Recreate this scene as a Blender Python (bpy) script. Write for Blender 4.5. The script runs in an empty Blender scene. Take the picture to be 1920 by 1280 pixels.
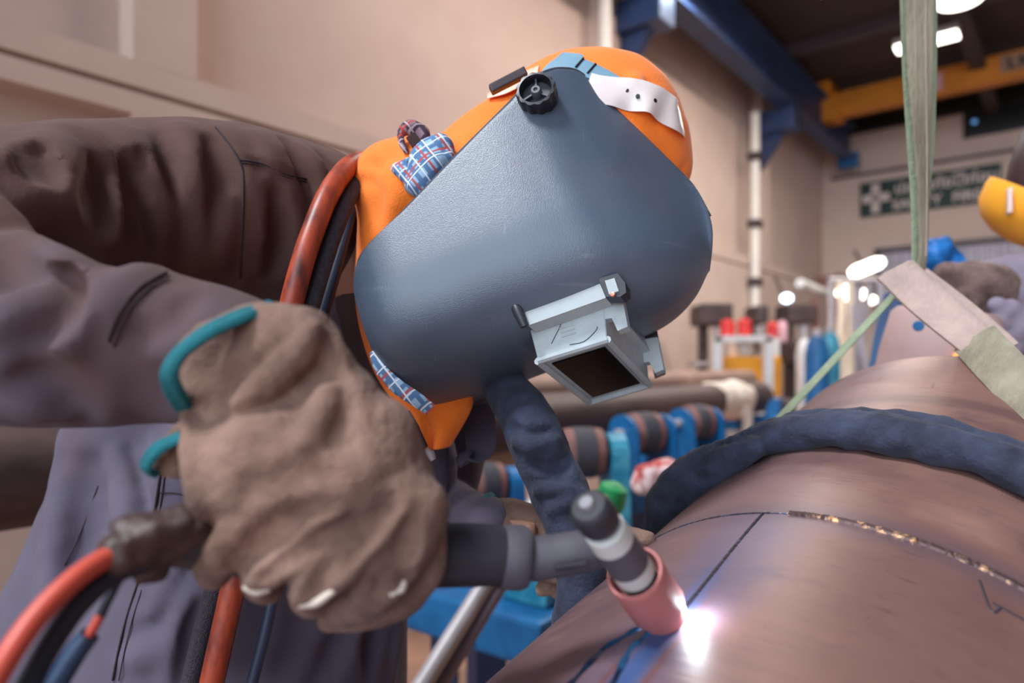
import bpy, bmesh, math, random
import numpy as np
from mathutils import Vector, Matrix

# ------------------------------------------------------------------ camera
H = 1.30                       # camera height above the workshop floor
FPX, CX, HY = 1280.0, 960.0, 680.0     # 24 mm lens on a 36 mm sensor, level camera, slight rise
sc = bpy.context.scene
cam_data = bpy.data.cameras.new('camera')
cam = bpy.data.objects.new('camera', cam_data)
sc.collection.objects.link(cam)
sc.camera = cam
cam.location = (0, 0, H)
cam.rotation_euler = (math.pi / 2, 0, 0)
cam_data.lens = 24.0
cam_data.sensor_width = 36.0
cam_data.shift_y = (HY - 640.0) / 1920.0
cam_data.clip_start = 0.02
cam_data.clip_end = 200
cam_data.dof.use_dof = True
cam_data.dof.focus_distance = 0.62
cam_data.dof.aperture_fstop = 3.0

# ------------------------------------------------------------------ world, sun, exposure
world = bpy.data.worlds.new('world')
sc.world = world
world.use_nodes = True
wt_ = world.node_tree
wn = wt_.nodes['Background']
_tc = wt_.nodes.new('ShaderNodeTexCoord')
_dot = wt_.nodes.new('ShaderNodeVectorMath'); _dot.operation = 'DOT_PRODUCT'
_dot.inputs[1].default_value = Vector((-.42, -.87, .20)).normalized()          # bright lobe added behind, to the left, for glare on the helmet
wt_.links.new(_tc.outputs['Generated'], _dot.inputs[0])
_rm = wt_.nodes.new('ShaderNodeValToRGB')
_rm.color_ramp.elements[0].position = .50; _rm.color_ramp.elements[0].color = (.12, .10, .105, 1)
_rm.color_ramp.elements[1].position = .97; _rm.color_ramp.elements[1].color = (3.5, 3.95, 4.5, 1)
_e = _rm.color_ramp.elements.new(.91); _e.color = (.20, .20, .26, 1)
_ma = wt_.nodes.new('ShaderNodeMath'); _ma.operation = 'MULTIPLY_ADD'; _ma.inputs[1].default_value = .5; _ma.inputs[2].default_value = .5
wt_.links.new(_dot.outputs['Value'], _ma.inputs[0]); wt_.links.new(_ma.outputs[0], _rm.inputs['Fac'])
wt_.links.new(_rm.outputs['Color'], wn.inputs['Color'])
wn.inputs['Strength'].default_value = 1.0
sun_data = bpy.data.lights.new('daylight', 'SUN')
sun = bpy.data.objects.new('daylight', sun_data)
sc.collection.objects.link(sun)
sun_data.energy = 3.6
sun_data.angle = math.radians(14)
sun_data.color = (0.90, 0.95, 1.0)
sun.location = (-4, -6, 6)
sun.rotation_euler = Vector((0.46, 0.26, -0.85)).to_track_quat('-Z', 'Y').to_euler()
sc.view_settings.view_transform = 'Standard'
sc.view_settings.look = 'None'
sc.view_settings.gamma = 1.0
sc.view_settings.use_curve_mapping = False
sc.view_settings.exposure = 0.0
random.seed(4)
rng = np.random.default_rng(7)

# ------------------------------------------------------------------ helpers
def S(r, g, b):
    f = lambda c: (c / 255 / 12.92) if c / 255 <= .04045 else ((c / 255 + .055) / 1.055) ** 2.4
    return (f(r), f(g), f(b))

def V(*a): return np.array(a, float)

def P(px, py, d):
    """a place in the hall, d metres in front of the camera"""
    return np.array([d * (px - CX) / FPX, d, H + d * (HY - py) / FPX])

def unit(v):
    v = np.asarray(v, float); return v / (np.linalg.norm(v) + 1e-12)

def mat(name, col, rough=.6, metal=0., var=.15, scale=12., bump=.0, bscale=80., spec=.5, col2=None,
        stretch=(1, 1, 1), detail=4., emit=None, estr=0., coat=0., alpha=None, trans=0., sheen=0., rvar=0., thr=None):
    m = bpy.data.materials.new(name); m.use_nodes = True
    nt = m.node_tree; b = nt.nodes['Principled BSDF']
    L = nt.links.new
    b.inputs['Roughness'].default_value = rough
    b.inputs['Metallic'].default_value = metal
    b.inputs['Specular IOR Level'].default_value = spec
    b.inputs['Coat Weight'].default_value = coat
    b.inputs['Transmission Weight'].default_value = trans
    b.inputs['Sheen Weight'].default_value = sheen
    if alpha is not None: b.inputs['Alpha'].default_value = alpha
    tc = nt.nodes.new('ShaderNodeTexCoord'); mp = nt.nodes.new('ShaderNodeMapping')
    mp.inputs['Scale'].default_value = stretch
    L(tc.outputs['Object'], mp.inputs['Vector'])
    n = nt.nodes.new('ShaderNodeTexNoise'); n.inputs['Scale'].default_value = scale
    n.inputs['Detail'].default_value = detail; n.inputs['Roughness'].default_value = .62
    L(mp.outputs['Vector'], n.inputs['Vector'])
    r = nt.nodes.new('ShaderNodeValToRGB')
    c1 = tuple(max(0, c * (1 - var)) for c in col); c2 = col2 if col2 else tuple(min(1, c * (1 + var)) for c in col)
    lo, hi = thr if thr else (.32, .68)
    r.color_ramp.elements[0].position = lo; r.color_ramp.elements[1].position = hi
    r.color_ramp.elements[0].color = (*c1, 1); r.color_ramp.elements[1].color = (*c2, 1)
    L(n.outputs['Fac'], r.inputs['Fac']); L(r.outputs['Color'], b.inputs['Base Color'])
    if rvar:
        mr = nt.nodes.new('ShaderNodeMapRange')
        mr.inputs['To Min'].default_value = rough - rvar; mr.inputs['To Max'].default_value = rough + rvar
        L(n.outputs['Fac'], mr.inputs['Value']); L(mr.outputs['Result'], b.inputs['Roughness'])
    if bump:
        n2 = nt.nodes.new('ShaderNodeTexNoise'); n2.inputs['Scale'].default_value = bscale; n2.inputs['Detail'].default_value = 3
        L(mp.outputs['Vector'], n2.inputs['Vector'])
        bp = nt.nodes.new('ShaderNodeBump'); bp.inputs['Strength'].default_value = bump; bp.inputs['Distance'].default_value = .004
        L(n2.outputs['Fac'], bp.inputs['Height']); L(bp.outputs['Normal'], b.inputs['Normal'])
    if emit:
        b.inputs['Emission Color'].default_value = (*emit, 1); b.inputs['Emission Strength'].default_value = estr
    return m

COL = sc.collection
def tag(o, label=None, cat=None, group=None, kind=None):
    if label: o['label'] = label
    if cat: o['category'] = cat
    if group: o['group'] = group
    if kind: o['kind'] = kind
    return o

def thing(name, label, cat, loc=(0, 0, 0), group=None):
    o = bpy.data.objects.new(name, None); COL.objects.link(o)
    o.location = Vector(loc); o.empty_display_size = .05
    return tag(o, label, cat, group)

def wloc(o):
    l = Vector((0, 0, 0))
    while o is not None: l += o.location; o = o.parent
    return l

def obj(name, verts, faces, m, parent=None, smooth=True, loc=None):
    """links ONE mesh object; verts are given in hall coordinates"""
    verts = np.asarray(verts, float)
    base = np.array(wloc(parent)) if parent is not None else (np.array(loc, float) if loc is not None else verts.mean(0))
    me = bpy.data.meshes.new(name)
    me.from_pydata((verts - base).tolist(), [], [list(map(int, f)) for f in faces])
    me.validate(); me.update()
    if smooth: me.polygons.foreach_set('use_smooth', [True] * len(me.polygons))
    me.materials.append(m)
    o = bpy.data.objects.new(name, me); COL.objects.link(o)
    if parent is not None: o.parent = parent
    else: o.location = Vector(base)
    return o

def copy_tree(o, parent=None):
    c = o.copy(); COL.objects.link(c)
    if parent is not None: c.parent = parent
    for ch in list(o.children): copy_tree(ch, c)
    return c

class MB:
    """collects shapes for one mesh"""
    def __init__(s): s.v = []; s.f = []
    def add(s, v, f):
        k = len(s.v); s.v += [tuple(map(float, p)) for p in v]; s.f += [tuple(int(i) + k for i in q) for q in f]; return s
    def box(s, c, half, ax=None, bev=0.0):
        c = np.array(c, float); hx, hy, hz = half
        X, Y, Z = ax if ax is not None else (V(1, 0, 0), V(0, 1, 0), V(0, 0, 1))
        bm = bmesh.new(); bmesh.ops.create_cube(bm, size=2)
        for v in bm.verts: v.co = Vector((v.co.x * hx, v.co.y * hy, v.co.z * hz))
        if bev: bmesh.ops.bevel(bm, geom=list(bm.edges), offset=bev, segments=2, affect='EDGES', profile=.6)
        bm.verts.index_update()
        vs = [c + v.co.x * X + v.co.y * Y + v.co.z * Z for v in bm.verts]
        fs = [[v.index for v in f.verts] for f in bm.faces]; bm.free()
        return s.add(vs, fs)
    def tube(s, pts, r, n=12, cap=True, sm=0, flat=None, squash=1.0):
        pts = np.array(pts, float)
        r = np.broadcast_to(np.array(r, float), (len(pts),)).copy()
        if sm: pts, r = spline(pts, sm, r)
        m = len(pts); tg = np.gradient(pts, axis=0); tg /= np.linalg.norm(tg, axis=1)[:, None] + 1e-12
        up = np.array(flat, float) if flat is not None else (V(0, 0, 1) if abs(tg[0][2]) < .9 else V(1, 0, 0))
        vs = []; a = np.linspace(0, 2 * np.pi, n, endpoint=False)
        nrm = unit(up - tg[0] * (up @ tg[0]))
        for i in range(m):
            nrm = unit(nrm - tg[i] * (nrm @ tg[i])); bn = np.cross(tg[i], nrm)
            for t in a: vs.append(pts[i] + r[i] * (np.cos(t) * nrm * squash + np.sin(t) * bn))
        fs = [(i * n + j, i * n + (j + 1) % n, (i + 1) * n + (j + 1) % n, (i + 1) * n + j) for i in range(m - 1) for j in range(n)]
        if cap: fs += [tuple(range(n))[::-1], tuple((m - 1) * n + j for j in range(n))]
        return s.add(vs, fs)
    def lathe(s, prof, c, axis, n=32, close=False):
        """prof: (along, radius) pairs"""
        axis = unit(axis); up = V(0, 0, 1) if abs(axis[2]) < .9 else V(1, 0, 0)
        A = unit(np.cross(axis, up)); B = np.cross(axis, A); c = np.array(c, float)
        vs = []
        for h, r in prof:
            for j in range(n):
                t = 2 * np.pi * j / n; vs.append(c + axis * h + r * (np.cos(t) * A + np.sin(t) * B))
        m = len(prof)
        fs = [(i * n + j, i * n + (j + 1) % n, (i + 1) * n + (j + 1) % n, (i + 1) * n + j) for i in range(m - 1) for j in range(n)]
        if close: fs += [((m - 1) * n + j, (m - 1) * n + (j + 1) % n, (j + 1) % n, j) for j in range(n)]
        else:
            if prof[0][1] > 1e-5: fs.append(tuple(range(n))[::-1])
            if prof[-1][1] > 1e-5: fs.append(tuple((m - 1) * n + j for j in range(n)))
        return s.add(vs, fs)
    def prism(s, poly, d):
        """closed polygon of points pushed along the vector d"""
        poly = [np.array(p, float) for p in poly]; n = len(poly); d = np.array(d, float)
        vs = poly + [p + d for p in poly]
        fs = [tuple(range(n))[::-1], tuple(range(n, 2 * n))] + [(i, (i + 1) % n, n + (i + 1) % n, n + i) for i in range(n)]
        return s.add(vs, fs)
    def ribbon(s, pts, wid, th, side, sm=0):
        """a strap: pts centre line, side = width directions, wid half widths, th half thickness"""
        pts = np.array(pts, float); m0 = len(pts)
        side = np.broadcast_to(np.array(side, float), (m0, 3)).copy(); wid = np.broadcast_to(np.array(wid, float), (m0,)).copy()
        if sm:
            q = np.hstack([pts, side, wid[:, None]]); q, _ = spline(q, sm)
            pts, side, wid = q[:, :3], q[:, 3:6], q[:, 6]
        m = len(pts); tg = np.gradient(pts, axis=0); vs = []; prof = []
        for a in np.linspace(-1, 1, 7): prof.append((a, 1 if abs(a) < .99 else .25))
        loop = prof + [(a, -b) for a, b in prof[::-1]]
        k = len(loop)
        for i in range(m):
            t = unit(tg[i]); w = unit(side[i] - t * (side[i] @ t)); nn = np.cross(t, w)
            for a, b in loop: vs.append(pts[i] + w * wid[i] * a + nn * th * b)
        fs = [(i * k + j, i * k + (j + 1) % k, (i + 1) * k + (j + 1) % k, (i + 1) * k + j) for i in range(m - 1) for j in range(k)]
        fs += [tuple(range(k))[::-1], tuple((m - 1) * k + j for j in range(k))]
        return s.add(vs, fs)
    def build(s, name, m, parent=None, smooth=False, loc=None, kind=None):
        o = obj(name, s.v, s.f, m, parent, smooth, loc)
        bm = bmesh.new(); bm.from_mesh(o.data); bmesh.ops.recalc_face_normals(bm, faces=list(bm.faces)); bm.to_mesh(o.data); bm.free()
        if smooth:
            try:
                o.data.set_sharp_from_angle(angle=math.radians(38))
            except Exception: pass
        if kind: o['kind'] = kind
        return o

def spline(pts, k, r=None):
    """Catmull-Rom, k points per span"""
    pts = np.array(pts, float); n = len(pts)
    q = np.vstack([2 * pts[0] - pts[1], pts, 2 * pts[-1] - pts[-2]]); out = []; ro = []
    for i in range(n - 1):
        p0, p1, p2, p3 = q[i:i + 4]
        for t in np.arange(k) / k:
            out.append(.5 * (2 * p1 + (p2 - p0) * t + (2 * p0 - 5 * p1 + 4 * p2 - p3) * t * t + (3 * p1 - p0 - 3 * p2 + p3) * t ** 3))
            if r is not None: ro.append(r[i] * (1 - t) + r[i + 1] * t)
    out.append(pts[-1])
    if r is not None: ro.append(r[-1])
    return np.array(out), (np.array(ro) if r is not None else None)

# --- solid modelling on a distance grid (bodies, clothes, gloves)
def vnoise(p, seed=0):
    p = np.asarray(p, float); i = np.floor(p).astype(np.int64); f = p - i; f = f * f * (3 - 2 * f)
    def h(a):
        x = (a[..., 0] * 374761393 + a[..., 1] * 668265263 + a[..., 2] * 2147483647 + seed * 1274126177) & 0xffffffff
        x = ((x ^ (x >> 13)) * 1274126177) & 0xffffffff
        return ((x ^ (x >> 16)) & 0xffff) / 65535.
    r = 0
    for dx in (0, 1):
        for dy in (0, 1):
            for dz in (0, 1):
                w = (f[..., 0] if dx else 1 - f[..., 0]) * (f[..., 1] if dy else 1 - f[..., 1]) * (f[..., 2] if dz else 1 - f[..., 2])
                r = r + w * h(i + np.array([dx, dy, dz]))
    return r * 2 - 1

class Solid:
    def __init__(s, lo, hi, h):
        s.lo = np.array(lo, float); s.h = h
        s.n = np.ceil((np.array(hi) - s.lo) / h).astype(int) + 1
        s.F = np.full(s.n, .5, np.float32)
    def _sub(s, lo, hi):
        a = np.clip(np.floor((lo - s.lo) / s.h).astype(int), 0, s.n); b = np.clip(np.ceil((hi - s.lo) / s.h).astype(int) + 1, 0, s.n)
        if (b <= a).any(): return None, None
        sl = tuple(slice(a[i], b[i]) for i in range(3))
        g = np.meshgrid(*[(s.lo[i] + s.h * np.arange(a[i], b[i])).astype(np.float32) for i in range(3)], indexing='ij')
        return sl, g
    def _put(s, sl, d, k, sub):
        A = s.F[sl]
        if sub:
            d = -d; hh = np.clip(.5 - .5 * (A - d) / k, 0, 1); s.F[sl] = A * (1 - hh) + d * hh + k * hh * (1 - hh)
        else:
            hh = np.clip(.5 + .5 * (A - d) / k, 0, 1); s.F[sl] = A * (1 - hh) + d * hh - k * hh * (1 - hh)
    def chain(s, pts, r, k=.01, sm=0, sub=False, pad=None):
        pts = np.array(pts, float); r = np.broadcast_to(np.array(r, float), (len(pts),)).copy()
        if sm: pts, r = spline(pts, sm, r)
        m = (r.max() + k * 1.6 + 3 * s.h) if pad is None else pad
        sl, g = s._sub(pts.min(0) - m, pts.max(0) + m)
        if sl is None: return s
        D = np.full(g[0].shape, 9., np.float32)
        for i in range(len(pts) - 1):
            a, b = pts[i], pts[i + 1]; e = b - a; L2 = e @ e + 1e-12
            t = np.clip(((g[0] - a[0]) * e[0] + (g[1] - a[1]) * e[1] + (g[2] - a[2]) * e[2]) / L2, 0, 1)
            d = np.sqrt((g[0] - a[0] - t * e[0]) ** 2 + (g[1] - a[1] - t * e[1]) ** 2 + (g[2] - a[2] - t * e[2]) ** 2) - (r[i] + t * (r[i + 1] - r[i]))
            np.minimum(D, d, out=D)
        s._put(sl, D, k, sub); return s
    def ell(s, c, rad, ax=None, k=.01, sub=False):
        c = np.array(c, float); rad = np.array(rad, float)
        m = rad.max() + k * 1.6 + 3 * s.h
        sl, g = s._sub(c - m, c + m)
        if sl is None: return s
        ax = ax if ax is not None else np.eye(3)
        q = [sum((g[j] - c[j]) * ax[i][j] for j in range(3)) for i in range(3)]
        k0 = np.sqrt(sum((q[i] / rad[i]) ** 2 for i in range(3))); k1 = np.sqrt(sum((q[i] / rad[i] ** 2) ** 2 for i in range(3))) + 1e-6
        s._put(sl, (k0 * (k0 - 1) / k1).astype(np.float32), k, sub); return s
    def cut(s, c, nrm):
        """remove everything on the side nrm points to"""
        g = np.meshgrid(*[s.lo[i] + s.h * np.arange(s.n[i]) for i in range(3)], indexing='ij'); nrm = unit(nrm)
        d = sum((g[i] - c[i]) * nrm[i] for i in range(3)); s.F = np.maximum(s.F, d.astype(np.float32)); return s
    def at(s, p):
        q = (np.asarray(p) - s.lo) / s.h; q = np.clip(q, 0, s.n - 1.001); i = q.astype(int); f = q - i; r = 0
        for dx in (0, 1):
            for dy in (0, 1):
                for dz in (0, 1):
                    w = (f[..., 0] if dx else 1 - f[..., 0]) * (f[..., 1] if dy else 1 - f[..., 1]) * (f[..., 2] if dz else 1 - f[..., 2])
                    r = r + w * s.F[i[..., 0] + dx, i[..., 1] + dy, i[..., 2] + dz]
        return r
    def grad(s, p):
        e = s.h; p = np.asarray(p, float)
        return unit([s.at(p + V(e, 0, 0)) - s.at(p - V(e, 0, 0)), s.at(p + V(0, e, 0)) - s.at(p - V(0, e, 0)), s.at(p + V(0, 0, e)) - s.at(p - V(0, 0, e))])
    def hit(s, px, py, off=0.):
        """where the front of the solid lies along a line of sight from the working position"""
        d = np.linspace(max(.05, s.lo[1]), s.lo[1] + s.h * (s.n[1] - 1), 700)
        pts = np.stack([d * (px - CX) / FPX, d, H + d * (HY - py) / FPX], 1)
        ok = ((pts >= s.lo) & (pts <= s.lo + s.h * (s.n - 1))).all(1)
        f = np.where(ok, s.at(pts), 9.); w = np.where(f < 0)[0]
        i = w[0] if len(w) else int(f.argmin())
        return pts[i] + off * s.grad(pts[i])
    def mesh(s, smooth=2, noise=None):
        F = s.F; sg = F < 0; n = s.n
        c = np.zeros(n - 1, np.int8)
        for dx in (0, 1):
            for dy in (0, 1):
                for dz in (0, 1): c += sg[dx:n[0] - 1 + dx, dy:n[1] - 1 + dy, dz:n[2] - 1 + dz]
        I = np.argwhere((c > 0) & (c < 8)); idx = np.full(n - 1, -1, np.int64); idx[tuple(I.T)] = np.arange(len(I))
        acc = np.zeros((len(I), 3)); cnt = np.zeros(len(I)); cor = [(x, y, z) for x in (0, 1) for y in (0, 1) for z in (0, 1)]
        val = {q: F[I[:, 0] + q[0], I[:, 1] + q[1], I[:, 2] + q[2]] for q in cor}
        for a in cor:
            for ax in range(3):
                if a[ax]: continue
                b = list(a); b[ax] = 1; b = tuple(b); f0, f1 = val[a], val[b]; m = (f0 < 0) != (f1 < 0)
                t = f0 / np.where(m, f0 - f1, 1); p = np.array(a, float)[None] + t[:, None] * (np.array(b) - np.array(a))[None]
                acc[m] += p[m]; cnt[m] += 1
        v = s.lo + s.h * (I + acc / cnt[:, None]); faces = []
        for ax in range(3):
            o1, o2 = (ax + 1) % 3, (ax + 2) % 3
            A = [slice(0, n[i] - (1 if i == ax else 0)) for i in range(3)]; B = list(A); B[ax] = slice(1, n[ax])
            s0, s1 = sg[tuple(A)], sg[tuple(B)]; E = np.argwhere(s0 != s1)
            E = E[(E[:, o1] > 0) & (E[:, o2] > 0) & (E[:, o1] < n[o1] - 1) & (E[:, o2] < n[o2] - 1)]
            if not len(E): continue
            q = []
            for (u, w) in ((1, 1), (0, 1), (0, 0), (1, 0)):
                e = E.copy(); e[:, o1] -= u; e[:, o2] -= w; q.append(idx[tuple(e.T)])
            q = np.stack(q, 1); fl = s0[tuple(E.T)]; q[~fl] = q[~fl][:, ::-1]; faces.append(q)
        faces = np.vstack(faces); faces = faces[(faces >= 0).all(1)]
        ed = np.vstack([faces[:, [0, 1]], faces[:, [1, 2]], faces[:, [2, 3]], faces[:, [3, 0]]])
        for _ in range(smooth):
            a = np.zeros_like(v); w = np.zeros(len(v)); np.add.at(a, ed[:, 0], v[ed[:, 1]]); np.add.at(w, ed[:, 0], 1)
            np.add.at(a, ed[:, 1], v[ed[:, 0]]); np.add.at(w, ed[:, 1], 1); v = .5 * v + .5 * a / np.maximum(w, 1)[:, None]
        if noise:
            nr = np.stack([s.at(v + np.eye(3)[i] * s.h) - s.at(v - np.eye(3)[i] * s.h) for i in range(3)], 1); nr /= np.linalg.norm(nr, axis=1)[:, None] + 1e-9
            for amp, sca, seed in noise: v = v + nr * (amp * vnoise(v * np.array(sca), seed))[:, None]
        return v, faces
    def build(s, name, m, parent=None, smooth=2, noise=None, loc=None):
        v, f = s.mesh(smooth, noise); return obj(name, v, f, m, parent, True, loc)

def px3(lst):
    """(column, row, distance, radius in columns) -> points and radii"""
    pts = [P(a[0], a[1], a[2]) for a in lst]; r = [a[3] * a[2] / FPX for a in lst]; return np.array(pts), np.array(r)

def quad_tube(name, pts, r, m, parent=None, n=12, sm=6, **k):
    return MB().tube(pts, r, n=n, sm=sm, **k).build(name, m, parent, smooth=True)

# ------------------------------------------------------------------ materials
M = {}
M['wall'] = mat('painted_wall', S(205, 180, 168), .85, var=.07, scale=1.6, col2=S(208, 186, 172), bump=.15, bscale=14)
M['wall_white'] = mat('white_paint', S(225, 218, 210), .7, var=.05, scale=3)
M['floor'] = mat('dusty_concrete', S(150, 112, 92), .85, var=.35, scale=2.5, bump=.3, bscale=30)
M['roof'] = mat('dark_roof_sheet', S(62, 50, 48), .8, var=.2, scale=1.5)
M['roof_steel'] = mat('dull_roof_steel', S(70, 62, 66), .6, var=.2, scale=2)
M['blue_steel'] = mat('blue_painted_steel', S(38, 58, 96), .5, var=.3, scale=3, bump=.05)
M['blue_bright'] = mat('bright_blue_paint', S(0, 82, 138), .5, var=.25, scale=9, col2=S(20, 104, 158), bump=.08, bscale=40)
M['teal_paint'] = mat('worn_teal_paint', S(20, 132, 168), .5, var=.3, scale=11, col2=S(80, 160, 178), thr=(.45, .75))
M['yellow_crane'] = mat('crane_yellow_paint', S(196, 120, 22), .5, var=.15, scale=2)
M['yellow'] = mat('machine_yellow', S(238, 160, 38), .5, var=.12, scale=5)
M['dark_rubber'] = mat('dark_rubber', S(58, 56, 62), .75, var=.25, scale=20, bump=.1)
M['rust_red'] = mat('rusty_red_hub', S(122, 82, 76), .7, var=.3, scale=20)
M['old_pipe'] = mat('old_brown_pipe', S(74, 54, 51), .55, var=.35, scale=4, stretch=(1, 1, 3), rvar=.1)
M['tan_wood'] = mat('tan_timber', S(205, 168, 130), .7, var=.15, scale=10)
M['red'] = mat('red_paint', S(214, 50, 48), .45, var=.15, scale=8)
M['white_tube'] = mat('white_steel', S(214, 212, 210), .5, var=.06, scale=8)
M['dark_machine'] = mat('dark_machine', S(66, 50, 50), .6, var=.4, scale=9)
M['corrug'] = mat('galvanised_sheet', S(168, 162, 172), .5, metal=.3, var=.12, scale=3)
M['cream'] = mat('cream_plastic', S(226, 208, 186), .5, var=.1, scale=3)
M['dark_green'] = mat('sign_green', S(22, 52, 46), .6, var=.1, scale=4)
M['sign_white'] = mat('sign_lettering', S(206, 190, 184), .6, var=.05)
M['black'] = mat('near_black', S(24, 22, 24), .5, var=.2)
M['lamp'] = mat('lit_diffuser', (1, 1, 1), .4, emit=(1, .93, .82), estr=6)
M['lamp_blue'] = mat('lit_blue_white_diffuser', (1, 1, 1), .4, emit=(.62, .85, 1), estr=7)
M['lamp_housing'] = mat('lamp_housing', S(120, 112, 108), .5, metal=.4)
M['grey_steel'] = mat('bare_grey_steel', S(170, 164, 166), .42, metal=.15, var=.2, scale=14, stretch=(1, 1, .3))
M['pink'] = mat('faded_pink_card', S(206, 160, 168), .8, var=.05)
M['green'] = mat('green_plastic', S(20, 140, 80), .5, var=.2)
M['pale'] = mat('pale_cloth', S(205, 190, 176), .9, var=.15, scale=20, bump=.3, bscale=60)
M['tarp'] = mat('blue_tarp', S(18, 104, 176), .55, var=.35, scale=14, bump=.4, bscale=30)

# ------------------------------------------------------------------ hall shell
W0 = V(-1.95, 2.6, 0); WD = unit(V(.83, 1, 0)); WN = V(WD[1], -WD[0], 0); Z = V(0, 0, 1)
AX = (WD, WN, Z)
def wp(s, n, z): return W0 + s * WD + n * WN + z * Z
def wbox(mb, s0, s1, n0, n1, z0, z1, bev=0.):
    return mb.box(wp((s0 + s1) / 2, (n0 + n1) / 2, (z0 + z1) / 2), ((s1 - s0) / 2, (n1 - n0) / 2, (z1 - z0) / 2), AX, bev)
SC = 11.41                     # the corner with the back wall
CEIL = H + 3.95
wl = MB()
wbox(wl, -5, SC + .3, -.35, -.15, 0, CEIL)
wbox(wl, -5, SC, -.151, 0, H + 1.205, H + 1.32)
wbox(wl, -5, SC, -.151, -.05, H + 1.17, H + 1.21)
wbox(wl, -5, SC, -.151, .0, H + 1.085, H + 1.178)
wbox(wl, .476, SC, -.151, 0, 0, H + 1.09)
for s0 in (-3.4, .476, 4.3, 8.15): wbox(wl, s0, s0 + .28, -.151, 0, H + 1.31, CEIL)
tag(wl.build('wall_left', M['wall']), kind='structure')
wb = MB()
wbox(wb, SC, SC + .25, -.4, 9.5, 0, CEIL)
tag(wb.build('wall_back', M['wall']), kind='structure')
t1 = MB(); wbox(t1, SC - .06, SC + .05, 0, 9.5, H + 3.03, H + 3.07)
tag(t1.build('trim_1', M['roof_steel']), kind='structure')
t2 = MB(); wbox(t2, SC - .1, SC + .02, 0, 9.5, H + 3.72, H + 3.93)
tag(t2.build('trim_2', M['black']), kind='structure')
# high dark opening in the back wall, and the sheet metal door under the sign
wd = thing('window_1', None, None, wp(SC, 3.4, H + 3.4)); wd['kind'] = 'structure'
a = MB(); wbox(a, SC - .03, SC + .02, 1.9, 6, H + 3.40, H + 3.72); a.build('window_pane', mat('dark_window', S(20, 22, 22), .35, var=.2), wd)
a = MB()
for (n0, n1, z0, z1) in ((1.84, 1.9, 3.34, 3.72), (1.84, 6, 3.34, 3.41)): wbox(a, SC - .05, SC + .02, n0, n1, H + z0, H + z1)
a.build('window_frame', M['black'], wd)
MB().lathe([(-.03, .001), (-.02, .03), (.02, .03), (.03, .001)], wp(SC - .08, 1.98, H + 3.55), Z, 12).build('blue_lamp', mat('blue_pilot', S(60, 120, 190), .4, emit=(.2, .5, 1), estr=.6), wd, smooth=True)
dr = thing('door_1', None, None, wp(SC, 2, 0)); dr['kind'] = 'structure'
a = MB(); nn = np.arange(.72, 3.6, .035)
poly = [wp(SC - .04 - (.02 if i % 4 in (1, 2) else 0), n, .02) for i, n in enumerate(nn)]
k = len(poly)
a.add(poly + [p + Z * (H + 1.72) for p in poly] + [wp(SC, n, .02) for n in nn] + [wp(SC, n, H + 1.74) for n in nn],
      [(i, i + 1, k + i + 1, k + i) for i in range(k - 1)] + [(2 * k + i, 3 * k + i, 3 * k + i + 1, 2 * k + i + 1) for i in range(k - 1)] +
      [(k + i, k + i + 1, 3 * k + i + 1, 3 * k + i) for i in range(k - 1)])
a.build('door_sheet', M['corrug'], dr)
a = MB(); wbox(a, SC - .09, SC, .65, 3.7, H + 1.74, H + 1.82); wbox(a, SC - .09, SC, .65, .72, 0, H + 1.8); a.build('door_frame', M['roof_steel'], dr)

fl = MB(); fl.box(V(2, 4, -.05), (12, 14, .05)); tag(fl.build('floor', M['floor']), kind='structure')
ce = MB()
ce.box(wp(6.75, 4.2, CEIL + .05), (4.95, 4.8, .05), AX)
tag(ce.build('ceiling', M['roof']), kind='structure')
for i, s in enumerate((2.9, 4.6, 6.3, 8.0, 10.6)):
    a = MB(); wbox(a, s - .05, s + .05, 0.02, 8.6, CEIL - .14, CEIL)
    o = a.build('roof_purlin', M['roof_steel'] if i % 2 else M['roof']); o['kind'] = 'structure'
for n in (2.2, 4.4):
    a = MB(); wbox(a, 1.8, SC - .02, n - .08, n + .08, CEIL - .3, CEIL - .14)
    o = a.build('roof_beam', M['roof']); o['kind'] = 'structure'

# crane runway along the left wall
rw = thing('crane_runway_beam', 'long blue steel crane beam running high along the left wall', 'crane beam', wp(5, .35, H + 3.2))
a = MB(); wbox(a, 1.5, 11.0, .33, .37, H + 3.22, H + 3.72); a.build('web', M['blue_steel'], rw)
a = MB(); wbox(a, 1.5, 11.0, .24, .46, H + 3.2, H + 3.24); a.build('lower_flange', M['blue_steel'], rw)
a = MB(); wbox(a, 1.5, 11.0, .24, .46, H + 3.7, H + 3.74); a.build('upper_flange', M['blue_steel'], rw)
a = MB(); wbox(a, 10.9, 11.06, .2, .5, H + 3.08, H + 3.32, .02); a.build('end_stop', M['blue_bright'], rw)
for s in (4.62, 8.12):
    a = MB(); wbox(a, s - .14, s + .14, .0, .44, H + 2.92, H + 3.2, .015)
    a.prism([wp(s - .05, 0, H + 2.5), wp(s - .05, 0, H + 2.93), wp(s - .05, .3, H + 2.93)], WD * .1)
    a.build('wall_bracket', M['blue_steel'], rw)
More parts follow.
